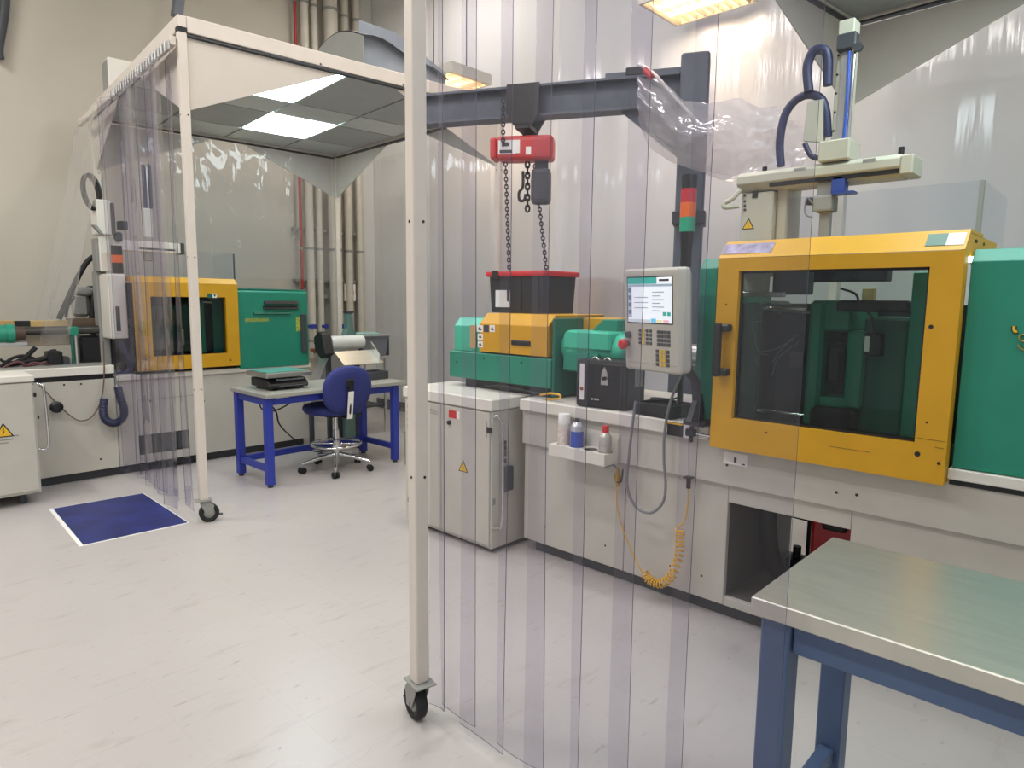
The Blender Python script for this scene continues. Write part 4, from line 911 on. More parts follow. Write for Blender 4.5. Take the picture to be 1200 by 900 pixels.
# plastic bag wrapped over the crane's trunnion
pb = T('plastic_wrap', 'crumpled clear plastic bag tied over the crane arm root', 'plastic wrap', (3.75, 1.95, 2.3))
def bag(u, v):
    # u along picture right, v down
    top = [(746, 84), (770, 92), (800, 118), (830, 120), (868, 116), (895, 126), (914, 124)]
    bot = [(748, 140), (760, 172), (788, 192), (820, 200), (858, 206), (895, 196), (918, 178)]
    def ip(A, u):
        k = u*(len(A)-1); i = min(int(k), len(A)-2); f = k-i; return (A[i][0]*(1-f)+A[i+1][0]*f, A[i][1]*(1-f)+A[i+1][1]*f)
    a, b = ip(top, u), ip(bot, u); x, y = a[0]*(1-v)+b[0]*v, a[1]*(1-v)+b[1]*v
    dep = 3.72-.20*math.sin(PI*v)*(.4+.6*math.sin(PI*min(1, u*1.1)))
    dep += .035*noise.noise(Vector((u*9, v*6, 1.7)))+.02*noise.noise(Vector((u*21+v*6, v*14, 4.2)))
    return PX(x+4*noise.noise(Vector((u*6, v*5, 9))), y+3*noise.noise(Vector((u*7, v*6, 3))), dep)
pb.part('front_film', G().grid(bag, 44, 26), BAGM)
def bagb(u, v): p = bag(u, v); d = (3.72-p.x); return Vector((4.08+.5*d+.03*noise.noise(Vector((u*8, v*7, 6))), p.y*1.0+.03, p.z))
pb.part('back_film', G().grid(bagb, 30, 18), BAGM)
p, q = PX(748, 76, 3.70), PX(832, 158, 3.60)
pb.part('tie_fold', G().tube(spline([p, PX(766, 86, 3.66), PX(795, 118, 3.60), q]), [.012]*25 if False else .010, 8), BAGM)
pb.part('tie', G().cyl(PX(756, 82, 3.66), PX(764, 90, 3.66), .02, 10), REDP)

# picking robot on the hood
XR = 3.22
rb = T('picking_robot', 'beige picking robot with long beam on top of the yellow hood', 'robot', (XR, 1.35, ZTp))
ROB = mat('robot beige', '#b7b5a4', .45, var=.04)
q = boxX(868, 228, 905, 273, XR)
col_ = rb.part('column', G().box(XR, XR+.16, q[0], q[1], ZTp, q[3]+.01, .006), ROB)
q2 = boxX(905, 215, 922, 273, XR+.04); rb.part('column_rear', G().box(XR+.04, XR+.22, q2[0], q[0], ZTp, q2[3], .006), ROB)
warn(rb, XR, 877, 262, .062, col_)
p = PX(903, 262, XR+.04); warn(rb, XR+.04, 903, 262, .05, col_)
q3 = boxX(882, 224, 888, 232, XR); rb.part('socket', G().box(XR-.004, XR, q3[0], q3[1], q3[2], q3[3]), BLK, col_)
for py in (229, 236, 241, 246): p = PX(873, py, XR); rb.part('button', G().cyl((XR-.004, p.y, p.z), (XR, p.y, p.z), .006, 10), CHAR, col_)
ztop_b = PX(905, 199, XR).z; zbot_b = PX(905, 222, XR).z
yb0 = PX(1072, 195, XR).y; yb1 = PX(866, 215, XR).y
beam = rb.part('beam', G().prism([(XR-.03, zbot_b+.035), (XR-.03, ztop_b-.02), (XR+.0, ztop_b), (XR+.13, ztop_b), (XR+.13, zbot_b), (XR+.02, zbot_b)], 'y', yb0+.05, yb1, bev=.003), ROB)
rb.part('beam_rail', G().box(XR-.02, XR+.02, yb0+.05, yb1-.16, zbot_b+.012, zbot_b+.030), DARK, beam)
rb.part('end_plate', G().box(XR-.03, XR+.13, yb0, yb0+.05, zbot_b, ztop_b-.01, .006), ROB, beam)
rb.part('end_knob', G().cyl((XR+.02, yb0+.06, ztop_b), (XR+.02, yb0+.06, ztop_b+.03), .012, 8), BLK, beam); rb.part('end_knob', G().cyl((XR+.06, yb1-.1, ztop_b), (XR+.06, yb1-.1, ztop_b+.03), .012, 8), BLK, beam)
q = boxX(930, 197, 944, 200, XR-.03); rb.part('print', G().box(XR-.0312, XR-.03, q[0], q[1], q[2], q[3]), GREYD, beam)
q = boxX(1011, 186, 1026, 190, XR-.03); rb.part('print', G().box(XR-.0312, XR-.03, q[0], q[1], q[2], q[3]), GREYD, beam)
cx3 = PX(872, 195, XR)
rb.part('cable_loop', G().tube(spline([PX(868, 222, XR-.02), PX(858, 233, XR-.04), PX(849, 238, XR-.05), PX(850, 243, XR-.05), PX(866, 241, XR-.02)]), .012, 8), ROB)
# upright axis
ya0, ya1 = PX(975, 120, XR).y, PX(996, 120, XR).y
zax1 = PX(985, 22, XR).z; zax0 = PX(978, 205, XR).z
up = rb.part('upright', G().box(XR+.02, XR+.10, min(ya0, ya1)+.01, max(ya0, ya1), ztop_b+.02, zax1, .004), ROB)
rb.part('upright_rail', G().box(XR+.008, XR+.02, (ya0+ya1)/2-.012, (ya0+ya1)/2+.012, ztop_b+.02, zax1-.08), ALU, up)
rb.part('guide_rod', G().cyl((XR-.0, (ya0+ya1)/2-.04, ztop_b), (XR-.0, (ya0+ya1)/2-.04, zax1-.1), .009, 10), CHROME, up)
rb.part('blue_air_line', G().tube(spline([(XR-.012, min(ya0, ya1)+.012, ztop_b), (XR-.015, min(ya0, ya1)+.008, ztop_b+.25), (XR-.014, min(ya0, ya1)+.012, zax1-.15)]), .006, 8), mat('blue air line', '#2c57b8', .4), up)
rb.part('head_block', G().box(XR-.02, XR+.03, (ya0+ya1)/2-.05, (ya0+ya1)/2+.03, zax1-.14, zax1-.07, .006).cyl((XR-.02, ya1-.02, zax1-.14), (XR+.0, ya1-.02, zax1-.14), .02, 8), CHAR, up)
for k in range(7): rb.part('screw', G().cyl((XR+.018, max(ya0, ya1)-.008, ztop_b+.06+.08*k), (XR+.021, max(ya0, ya1)-.008, ztop_b+.06+.08*k), .005, 6), BLK, up)
rb.part('carriage', G().box(XR-.04, XR+.12, PX(956, 205, XR).y*0+(ya0+ya1)/2-.06, (ya0+ya1)/2+.07, ztop_b, ztop_b+.09, .006), ROB)
# drag chain arch and side cover
arch = [PX(x, y, XR+.02) for x, y in ((915, 195), (914, 165), (920, 135), (932, 118), (948, 111), (962, 116), (968, 132), (970, 160))]
rb.part('cable_hose', G().tube(spline(arch), .019, 10), HOSEB)
rb.part('cable_hose', G().tube(spline([PX(x, y, XR+.0) for x, y in ((948, 108), (946, 80), (952, 62), (962, 58), (970, 66), (970, 100))]), .021, 10), HOSEB)
q = boxX(942, 118, 966, 168, XR+.0); rb.part('side_cover', G().prism([(q[0], q[2]), (q[1], q[2]+.02), (q[1]-.01, q[3]), (q[0]+.01, q[3])], 'x', XR, XR+.03), ROB)
rb.part('cable_hose', G().tube(spline([PX(x, y, XR-.01) for x, y in ((943, 168), (950, 182), (962, 186), (972, 187))]), .012, 8), HOSEB)
# gripper below the beam
yg = PX(966, 230, XR).y
gr = rb.part('gripper_arm', G().box(XR+.0, XR+.06, yg-.035, yg+.035, PX(966, 235, XR).z, zbot_b+.01, .004).box(XR+.01, XR+.05, yg-.025, yg+.02, ZTp-.1, PX(966, 236, XR).z, .003), GREYD)
rb.part('gripper_head', G().box(XR-.02, XR+.07, yg-.04, yg+.045, PX(966, 248, XR).z, PX(966, 229, XR).z, .01, seg=2), GREYD, gr)
rb.part('blue_valve', G().box(XR-.02, XR+.04, yg-.09, yg-.03, zbot_b-.05, zbot_b+.03, .01, seg=2).box(XR-.03, XR+.03, yg-.13, yg-.04, zbot_b-.055, zbot_b-.045), mat('blue valve plastic', '#33498f', .35), gr)
rb.part('vacuum_lead', G().tube(spline([PX(x, y, XR-.02) for x, y in ((953, 240), (946, 232), (943, 245), (945, 252), (952, 255))]), .004, 6), CABLE, gr)
rb.part('sensor', G().cyl(PX(946, 236, XR), PX(951, 236, XR), .018, 10), CHAR, gr)
# ------------------------------------------------------------------ smaller machine (front faces -Y, its length runs along X)
F2, B2Y = 6.15, 7.05
m2 = T('injection_molding_machine', 'smaller green and yellow moulding machine with one end stripped open', 'machine', (2.2, 6.5, 0))
bp0 = m2.part('base_panel', G().box(.35, 1.73, F2, F2+.03, .075, .826, .003), GREY)
m2.part('base_panel', G().box(1.734, 2.42, F2, F2+.03, .075, .80, .003), GREY)
m2.part('base_panel', G().box(2.424, 3.50, F2, F2+.03, .075, .80, .003), GREY)
m2.part('end_panel', G().box(3.47, 3.50, F2+.03, B2Y, .075, .80, .003), GREY)
m2.part('end_panel', G().box(.35, .38, F2+.03, B2Y, .075, .83, .003), GREY)
m2.part('back_panel', G().box(.38, 3.47, B2Y-.03, B2Y, .075, .80), GREY)
m2.part('kickboard', G().box(.40, 3.45, F2+.05, B2Y-.05, 0, .075), CHAR)
def rY(name, px, Y, dep, m, bev=.004, under=None):
    q = boxY(*px, Y); return m2.part(name, G().box(q[0], q[1], Y, Y+dep, q[2], q[3], bev), m, under)
rY('vent_opening', (163, 507, 222, 529), F2-.003, .003, BLK, 0)
for k in range(4): 
    q = boxY(163, 507, 222, 529, F2-.004); xx = q[0]+(q[1]-q[0])*(k+.5)/4; m2.part('vent_louvre', G().box(xx-.045, xx+.045, F2-.006, F2-.003, q[2]+.01, q[3]-.01), CHAR)
q = boxY(163, 540, 225, 546, F2-.004); m2.part('vent_slot', G().box(q[0], q[1]+.03, F2-.005, F2, q[2], q[3]), BLK)
m2.part('seam', G().box(1.9, 2.42, F2-.001, F2, .62, .625), GREYD)
m2.part('bed', G().box(.35, 1.73, F2-.02, B2Y+.02, .868, .934, .004), WHITE)
m2.part('bed', G().box(1.734, 3.52, F2-.02, B2Y+.02, .80, .842, .004), WHITE)
m2.part('bed_web', G().box(.36, 1.729, F2+.035, B2Y, .80, .868, .002), BLK)
m2.part('bed_top', G().box(.40, 1.70, F2+.02, B2Y, .934, .937), GREYD)
m2.part('black_channel', G().box(.36, 1.725, F2+.01, F2+.034, .826, .868), BLK)
for (px, py) in ((75, 451), (95, 450), (118, 538), (176, 470), (236, 467), (239, 470)):
    p = PY(px, py, F2); m2.part('bolt', G().cyl((p.x, F2-.002, p.z), (p.x, F2+.002, p.z), .008, 8), BLK, bp0)
# yellow guard
dy = F2-.06
o_ = boxY(160, 332, 280, 432, dy); w_ = boxY(178, 348, 266, 416, dy); xl, xr, zl, zh = o_; wl, wr, wz0, wz1 = w_
d2 = m2.part('guard_door', G().ring('y', dy, dy+.05, xl, xr, zl, zh, wl, wr, wz0, wz1), YEL)
m2.part('guard_hood', G().prism([(dy+.001, zh+.001), (dy+.06, zh+.05), (6.75, zh+.05), (6.75, zh+.04), (dy+.012, zh+.001)], 'x', xl, xr), YEL)
m2.part('hood_end', G().prism([(dy+.05, zl+.04), (dy+.05, zh), (dy+.09, zh+.035), (6.75, zh+.035), (6.75, zl+.04)], 'x', xr-.012, xr-.002), YEL)
m2.part('window_pane', G().box(wl, wr, dy+.03, dy+.036, wz0, wz1), TINT, d2)
for px in ((171, 421), (270, 422)): p = PY(px[0], px[1], dy); m2.part('plug', G().cyl((p.x, dy-.002, p.z), (p.x, dy+.002, p.z), .009, 10), BLK, d2)
q = boxY(243, 344, 249, 349, dy); m2.part('nameplate', G().box(q[0], q[1], dy-.0015, dy, q[2], q[3]), GRND, d2); q = boxY(249, 344, 254, 349, dy); m2.part('nameplate', G().box(q[0], q[1], dy-.0015, dy, q[2], q[3]), PAPER, d2)
m2.part('plate_mark', G().prism([((q[0]+q[1])/2-.012, q[3]-.008), ((q[0]+q[1])/2+.012, q[3]-.008), ((q[0]+q[1])/2, q[2]+.006)], 'y', dy-.0022, dy-.0015), BLK, d2)
m2.part('guard_back', G().box(xl, xr, 6.72, 6.75, .843, zh), DARK)
m2.part('guard_floor', G().box(xl, xr, F2+.01, 6.72, .843, .86), DARK)
rY('mould_block', (196, 356, 222, 412), 6.36, .25, CHAR, .006); rY('mould_block', (182, 360, 195, 410), 6.36, .25, GREYD, .006)
rY('fixed_platen', (230, 352, 241, 414), 6.30, .34, GRN, .01); rY('slide_panel', (250, 350, 262, 414), 6.24, .02, GRND, .004)
rY('mould_detail', (241, 356, 252, 412), 6.40, .2, BLK, .006)
for k in range(6):
    p = PY(184+6*k, 362+(k % 3)*12, 6.34); m2.part('hose_fitting', G().cyl((p.x, 6.34, p.z), (p.x, 6.34, p.z-.14), .012, 8), (COPPER, CHAR, ALU)[k % 3])
rY('light_tube', (238, 353, 248, 355), 6.26, .02, PAPER, .001)
# clear guard panel on the hood
q = boxY(214, 296, 274, 331, 6.42); m2.part('clear_guard', G().box(q[0], q[1], 6.42, 6.426, zh+.05, q[3]), ACRY); m2.part('clear_guard', G().box(q[1], q[1]+.006, 6.43, 6.9, zh+.05, q[3]), ACRY)
m2.part('guard_corner', G().box(q[1], q[1]+.008, 6.415, 6.43, zh+.05, q[3]), CHAR)
# green cover
g_ = boxY(280, 339, 361, 430, F2-.03)
cv = m2.part('rear_cover', G().prism([(F2-.03, g_[2]), (F2-.03, g_[3]-.03), (F2+.01, g_[3]), (6.95, g_[3]), (6.95, g_[2])], 'x', xr+.012, g_[1], bev=.003), GRN)
m2.part('cover_edge', G().cyl((g_[1]-.002, F2+.0, g_[3]-.01), (xr+.02, F2+.0, g_[3]-.004), .012, 8), GRND, cv)
for k, (x0, x1, y) in enumerate(((309, 349, 354.5), (308, 349, 360.5), (297, 340, 366.5))):
    a, b = PY(x0, y, F2-.03), PY(x1, y, F2-.03)
    m2.part('louvre', G().prism([(F2-.03, a.z+.018), (F2-.052, a.z-.012), (F2-.046, a.z-.016), (F2-.03, a.z-.005)], 'x', a.x, b.x), BLK if k < 2 else GRND, cv)
a = boxY(287, 373, 315, 377, F2-.032); m2.part('faded_lettering', G().box(a[0], a[1], F2-.0312, F2-.03, a[2], a[3]), mat('faded yellow print', '#8a9a4a', .6, var=.3, scale=90), cv)
a = boxY(347, 372, 352, 388, F2-.032); m2.part('emblem', G().box(a[0], a[1], F2-.032, F2-.03, a[2], a[3]), mat('emblem print', '#a9b54a', .5, var=.5, scale=50), cv)
rY('dark_handle', (354, 368, 360, 413), F2-.06, .03, CHAR, .006)
# stripped injection end
rY('tan_plate', (36, 375.5, 80, 384), 6.62, .05, TANW, .004); rY('tan_plate', (-30, 375.5, 17, 384), 6.62, .05, TANW, .004); rY('black_gap', (17, 376, 36, 384), 6.63, .04, BLK)
a, b = PY(22, 388, 6.5), PY(122, 387, 6.5); m2.part('screw_shaft', G().cyl((a.x, 6.5, a.z), (b.x+.2, 6.5, a.z), .035, 16), mat('dark shaft', '#55534f', .3, .7))
a, b = PY(-25, 391, 6.42), PY(16, 391, 6.42); m2.part('green_cylinder', G().cyl((a.x, 6.42, b.z), (b.x, 6.42, b.z), .068, 20).cyl((b.x-.05, 6.42, b.z), (b.x, 6.42, b.z), .074, 20), GRN)
m2.part('cylinder_head', G().cyl((b.x, 6.42, b.z), (b.x+.07, 6.42, b.z), .062, 18, r2=.05), mat('brown iron', '#54433a', .5, .4))
rY('beige_guard', (20, 392, 83, 405), 6.55, .06, mat('beige guard', '#a79b86', .5), .004)
rY('grey_bar', (-25, 401, 33, 406), 6.40, .04, ALU, .004)
rY('green_clamp', (82, 383, 92, 393), 6.40, .07, GRN, .006)
for px in (84, 88.5): a, b = PY(px, 393, 6.42), PY(px, 433, 6.42); m2.part('clamp_rod', G().cyl((a.x, 6.42, a.z), (a.x, 6.42, .937), .012, 8), GRND if px < 86 else ALU)
rY('drive_block', (94, 393, 160, 428), 6.48, .3, BLK, .02); rY('drive_cover', (84, 373, 160, 384), 6.58, .2, mat('bronze cover', '#6b5a48', .45, .3), .006)
rY('valve_block', (56, 412, 74, 429), 6.40, .12, BLK, .01); rY('valve_block', (74, 418, 82, 429), 6.40, .1, CHAR, .008)
rY('pump_body', (89, 344, 106, 372), 6.66, .18, GREYD, .03); a = PY(98, 342, 6.75); m2.part('pump_cap', G().lathe([(.03, 0), (.10, .0), (.11, .04), (.06, .07), (.001, .07)], (a.x, 6.75, a.z-.03), 16), GREYD)
rY('support_bracket', (108, 335, 122, 430), 6.70, .1, CHAR, .01)
for pts, r_ in ((((69, 374), (82, 345), (95, 318), (105, 304), (116, 299)), .022), (((77, 372), (80, 358), (88, 348)), .012), (((108, 372), (109, 350), (114, 325), (116, 300)), .014), (((42, 407), (28, 420), (10, 428)), .018), (((0, 430), (14, 420), (28, 417), (40, 420)), .012), (((5, 428), (30, 424), (52, 420), (60, 413), (66, 412)), .022), (((0, 421), (6, 424), (20, 424)), .010)):
    m2.part('hydraulic_hose', G().tube(spline([PY(x, y, 6.45 if y > 380 else 6.62) for x, y in pts]), r_, 8), RUB)
for pts in (((2, 432), (20, 424), (34, 428), (52, 425)), ((26, 426), (30, 429), (40, 425), (60, 428))):
    m2.part('cable', G().tube(spline([PY(x, y, 6.38) for x, y in pts]), .010, 6), mat('maroon cable', '#5a3034', .5))
# far robot
r2 = T('picking_robot', 'white picking robot on the smaller machine behind the bunched strips', 'robot', tuple(PY(122, 330, 6.4)))
def rR(name, px, Y, dep, m, bev=.005, under=None):
    q = boxY(*px, Y); return r2.part(name, G().box(q[0], q[1], Y, Y+dep, q[2], q[3], bev), m, under)
rR('head', (114, 234, 131, 275), 6.35, .18, WHITE, .008); rR('head_rail', (131, 238, 135, 275), 6.33, .04, CHAR, .004)
a = boxY(108, 264, 122, 276, 6.30); r2.part('head_bracket', G().prism([(a[0], a[3]), (a[0]+.03, a[3]), (a[1], a[2]), (a[0]+.05, a[2]+.02)], 'y', 6.28, 6.33), GREYD)
rR('neck', (117, 279, 132, 318), 6.38, .16, WHITE, .006); rR('neck_side', (113, 279, 117, 318), 6.40, .12, GREYD, .004)
rR('joint', (136, 272, 144, 283), 6.32, .08, CHAR, .012)
rR('motor_box', (140, 259, 150, 269), 6.30, .08, BLK, .006)
a, b = PY(132, 283, 6.36), PY(212, 290, 6.36); bm2 = r2.part('beam', G().box(a.x, b.x, 6.36, 6.46, a.z-.07, a.z+.02, .006), WHITE); r2.part('beam_end', G().box(b.x, b.x+.03, 6.355, 6.465, a.z-.075, a.z+.025, .004), CHAR, bm2)
r2.part('beam_slot', G().box(a.x+.2, b.x-.05, 6.357, 6.36, a.z-.05, a.z-.035), CHAR, bm2)
rR('upright', (169, 244, 179, 278), 6.40, .08, WHITE, .005)
rR('upright_hose', (168, 192, 172, 245), 6.41, .04, HOSEB, .015); rR('upright_hose', (174, 192, 179, 245), 6.41, .04, HOSEB, .015); rR('upright_rod', (172, 195, 174, 245), 6.42, .03, ALU, .002)
rR('gripper', (170, 291, 180, 306), 6.38, .06, GREYD, .008)
a = PY(107, 225, 6.4)
r2.part('cable_coil', G().tube([(a.x+(.065+.0)*math.cos(k/5)*.9+.06*math.sin(k/5)*.35*0, 6.4+.0005*k-.04, a.z+.13*math.sin(k/5)-.55*.065*math.cos(k/5)) for k in range(170)], .013, 6), BLK)
rR('pedestal', (116, 318, 128, 432), 6.46, .12, GREYD, .006)
# its signal light and operator panel seen from the side
p = PY(137, 300, 6.28)
t = T('signal_tower', 'black signal light with one orange band on the smaller machine', 'signal light', (p.x, p.y, p.z-.1)); zz = [PY(137, y, 6.28).z for y in (320, 308, 299, 288)]
t.part('base', G().cyl((p.x, p.y, zz[0]), (p.x, p.y, zz[1]), .042, 16), BLK); t.part('orange_lens', G().cyl((p.x, p.y, zz[1]), (p.x, p.y, zz[2]), .043, 16), ORG); t.part('cap', G().cyl((p.x, p.y, zz[2]), (p.x, p.y, zz[3]), .042, 16), BLK)
a = boxY(128, 321, 149, 397, 6.24)
t = T('control_panel', 'pale narrow operator panel beside the smaller machine door', 'control panel', ((a[0]+a[1])/2, 6.24, a[2]))
hs = t.part('housing', G().box(a[0], a[1], 6.24, 6.62, a[2], a[3], .012, seg=2), WHITE)
q = boxY(136, 359, 141, 388, 6.24); t.part('vent_slot', G().box(q[0], q[1], 6.238, 6.241, q[2], q[3]), CHAR, hs)
for (px, py) in ((151, 338), (151, 368)): p = PY(px, py, 6.3); t.part('knob', G().cyl((a[1], 6.3, p.z), (a[1]+.02, 6.3, p.z), .02, 10), BLK, hs)
t.part('arm_hose', G().tube(spline([PY(x, y, 6.30) for x, y in ((141, 398), (146, 408), (152, 420), (153, 430), (148, 437), (132, 440), (118, 437))]), .028, 12), HOSEB)
pts = spline([PY(x, y, 6.06) for x, y in ((138, 453), (141, 466), (145, 478), (145, 487), (140, 494), (132, 496), (124, 492), (121, 483), (122, 467))], 24)
t = T('vacuum_hose', 'dark blue corrugated hose hanging in a loop on the smaller machine front', 'hose', tuple(PY(133, 470, 6.1)))
t.part('hose', G().tube(pts, [.027+.006*((k//2) % 2) for k in range(len(pts))], 12), HOSEB)
t.part('hanger_clip', G().cyl(PY(137, 450, 6.06), PY(139, 457, 6.06), .016, 10), CHROME)
t.part('hanger_wire', G().tube(spline([PY(137, 451, 6.07), PY(136, 444, 6.09), PY(135, 438, 6.10)]), .004, 6), CABLE)
# cabinet with chrome handle left of the smaller machine
a = boxY(-60, 441, 46, 578, 5.70)
cz = PY(41, 440, 5.70).z; cxr = PY(45, 520, 5.70).x
t = T('switch_cabinet', 'pale grey switch cabinet with chrome bow handle beside the smaller machine', 'cabinet', (cxr-.3, 5.9, 0))
zb = PY(48, 577, 5.70).z
bd = t.part('body', G().box(cxr-.85, cxr, 5.712, 6.13, zb, cz-.045, .004), GREY)
t.part('top', G().box(cxr-.86, cxr+.005, 5.69, 6.14, cz-.042, cz+.005, .006), WHITE)
dr2 = t.part('door', G().box(cxr-.40, cxr-.012, 5.70, 5.712, zb+.02, cz-.05, .003), GREY); t.part('door', G().box(cxr-.84, cxr-.404, 5.70, 5.712, zb+.02, cz-.05, .003), GREY)
for k in range(4): t.part('foot', G().cyl((cxr-.1-.65*(k % 2), 5.8+.25*(k//2), 0), (cxr-.1-.65*(k % 2), 5.8+.25*(k//2), zb), .025, 12), CHAR)
p = PY(4, 504, 5.70); s = .115; k_ = s*.87
t.part('warning_triangle', G().prism([(p.x-s/2, p.z-k_/2), (p.x+s/2, p.z-k_/2), (p.x, p.z+k_/2)], 'y', 5.6985, 5.70), BLK, dr2)
s2 = s*.78; t.part('triangle_field', G().prism([(p.x-s2/2, p.z-k_/2+s*.06), (p.x+s2/2, p.z-k_/2+s*.06), (p.x, p.z-k_/2+s*.06+s2*.87)], 'y', 5.6975, 5.6985), WARN, dr2)
t.part('bolt_mark', G().prism([(p.x-.008, p.z-.035), (p.x+.008, p.z-.008), (p.x, p.z-.008), (p.x+.006, p.z+.02), (p.x-.008, p.z-.004), (p.x, p.z-.004)], 'y', 5.6968, 5.6975), BLK, dr2)
for k in range(3): q = boxY(-8, 511+4*k, 22-6*k, 512.5+4*k, 5.70); t.part('print_line', G().box(q[0], q[1], 5.699, 5.70, q[2], q[3]), GREYD, dr2)
q = boxY(39, 460, 42.5, 465, 5.70); t.part('latch', G().box(q[0], q[1], 5.695, 5.70, q[2], q[3], .001), BLK, dr2); q = boxY(44, 487, 46, 491, 5.70); t.part('latch', G().box(q[0], q[1], 5.695, 5.70, q[2], q[3], .001), BLK, dr2)
t.part('bow_handle', G().tube(spline([(cxr, 5.74, PY(42, 450, 5.70).z), PY(49, 451, 5.72), PY(52, 460, 5.72), PY(55, 490, 5.72), PY(57, 518, 5.72), PY(54, 526, 5.72), (cxr, 5.74, PY(49, 527, 5.70).z)], 6), .009, 8), CHROME)
t = T('hanging_cord', 'thin brown cord with a round black plug on the smaller machine front', 'cord', tuple(PY(66, 477, 6.1)))
t.part('cord', G().tube(spline([PY(x, y, 6.12) for x, y in ((46, 452), (52, 457), (64, 470), (75, 481), (88, 491), (97, 493), (108, 488), (118, 470), (122, 440), (121, 400))]), .005, 6), mat('brown cord', '#6a5346', .6))
p = PY(66, 477, 6.1); t.part('plug', G().lathe([(.012, 0), (.045, .0), (.045, .02), (.012, .02)], (p.x, 6.085, p.z), 18, axis='y'), BLK)
# tacky mat on the floor
ma = [PZ(57, 597), PZ(93, 641), PZ(222, 613), PZ(168, 578)]
cen_ = sum(ma, Vector())/4
t = T('floor_mat', 'dark blue sticky floor mat with white border by the blue desk tent', 'mat', (cen_.x, cen_.y, 0))
def quad_slab(pts, z0, z1): return G().add([(p.x, p.y, z0) for p in pts]+[(p.x, p.y, z1) for p in pts], [(3, 2, 1, 0), (4, 5, 6, 7), (0, 1, 5, 4), (1, 2, 6, 5), (2, 3, 7, 6), (3, 0, 4, 7)])
t.part('border', quad_slab(ma, .0005, .003), PAPER)
inn = [ma[0]*.972+ma[3]*.028, ma[1]*.975+ma[2]*.025, ma[2], ma[3]]; inn = [cen_+(p-cen_)*.975 for p in inn]
MATB = mat('sticky blue film', '#212b68', .38, var=.35, scale=5, bump=.05, bscale=30)
t.part('film_pad', quad_slab(inn, .003, .0045), MATB)

# ------------------------------------------------------------------ blue desk, stool, conveyor behind
dk = T('work_desk', 'blue steel desk with grey top and a black scale on it', 'desk', (3.05, 5.15, 0))
dx0, dx1, dy0, dy1, dz = 2.40, 3.76, 4.87, 5.50, .755
top_ = dk.part('top', G().box(dx0, dx1, dy0, dy1, dz-.032, dz, .004), mat('desk top laminate', '#9b9a92', .35, var=.06))
lx = (dx0+.05, dx1-.09); ly = (dy0+.07, dy1-.05)
for x in lx:
    for y in ly:
        lg = dk.part('leg', G().box(x-.03, x+.03, y-.03, y+.03, .02, dz-.033, .004), BLUE); dk.part('foot', G().cyl((x, y, 0), (x, y, .02), .022, 12), CHAR, lg)
    dk.part('side_stretcher', G().box(x-.02, x+.02, ly[0]+.03, ly[1]-.03, .12, .17, .004), BLUE)
    dk.part('apron', G().box(x-.02, x+.02, ly[0]+.03, ly[1]-.03, dz-.095, dz-.034, .003), BLUE)
for y in ly: dk.part('apron', G().box(lx[0]+.03, lx[1]-.03, y-.02, y+.02, dz-.095, dz-.034, .003), BLUE)
dk.part('back_stretcher', G().box(lx[0]+.03, lx[1]-.03, ly[1]-.02, ly[1]+.02, .12, .17, .003), BLUE)
q = boxY(323, 463, 339, 466, ly[0]-.02); dk.part('name_tag', G().box(q[0], q[1], ly[0]-.0225, ly[0]-.02, q[2], q[3]), PAPER)
p = PY(318, 447, 5.2)
sc_ = T('bench_scale', 'black bench scale with steel tray on the blue desk', 'scale', (2.72, 5.2, dz))
sx0, sx1, sy0_, sy1_ = 2.52, 2.86, 5.03, 5.36
sc_.part('body', G().prism([(sy0_, dz+.02), (sy1_, dz+.02), (sy1_, dz+.09), (sy0_+.06, dz+.09), (sy0_, dz+.05)], 'x', sx0, sx1, bev=.006), BLK)
sc_.part('display', G().add([(sx0+.08, sy0_-.001, dz+.035), (sx1-.02, sy0_-.001, dz+.035), (sx1-.02, sy0_+.05, dz+.088), (sx0+.08, sy0_+.05, dz+.088), (sx0+.08, sy0_+.004, dz+.032), (sx1-.02, sy0_+.004, dz+.032), (sx1-.02, sy0_+.055, dz+.085), (sx0+.08, sy0_+.055, dz+.085)], [(0, 1, 2, 3), (7, 6, 5, 4), (0, 4, 5, 1), (2, 6, 7, 3), (1, 5, 6, 2), (0, 3, 7, 4)]), mat('scale keypad', '#a9aeb0', .4, var=.4, scale=60))
for k in range(4): sc_.part('foot', G().cyl((sx0+.04+.26*(k % 2), sy0_+.05+.23*(k//2), dz), (sx0+.04+.26*(k % 2), sy0_+.05+.23*(k//2), dz+.021), .018, 10), BLK)
tr_ = sc_.part('tray', G().box(sx0-.03, sx1+.03, sy0_-.01, sy1_+.02, dz+.105, dz+.145, .006), STEEL); sc_.part('tray_liner', G().box(sx0-.01, sx1+.0, sy0_+.02, sy1_-.0, dz+.145, dz+.150, .002), mat('teal liner', '#4d8f84', .4), tr_)
sc_.part('column', G().box(2.62, 2.76, 5.13, 5.27, dz+.09, dz+.106), BLK)
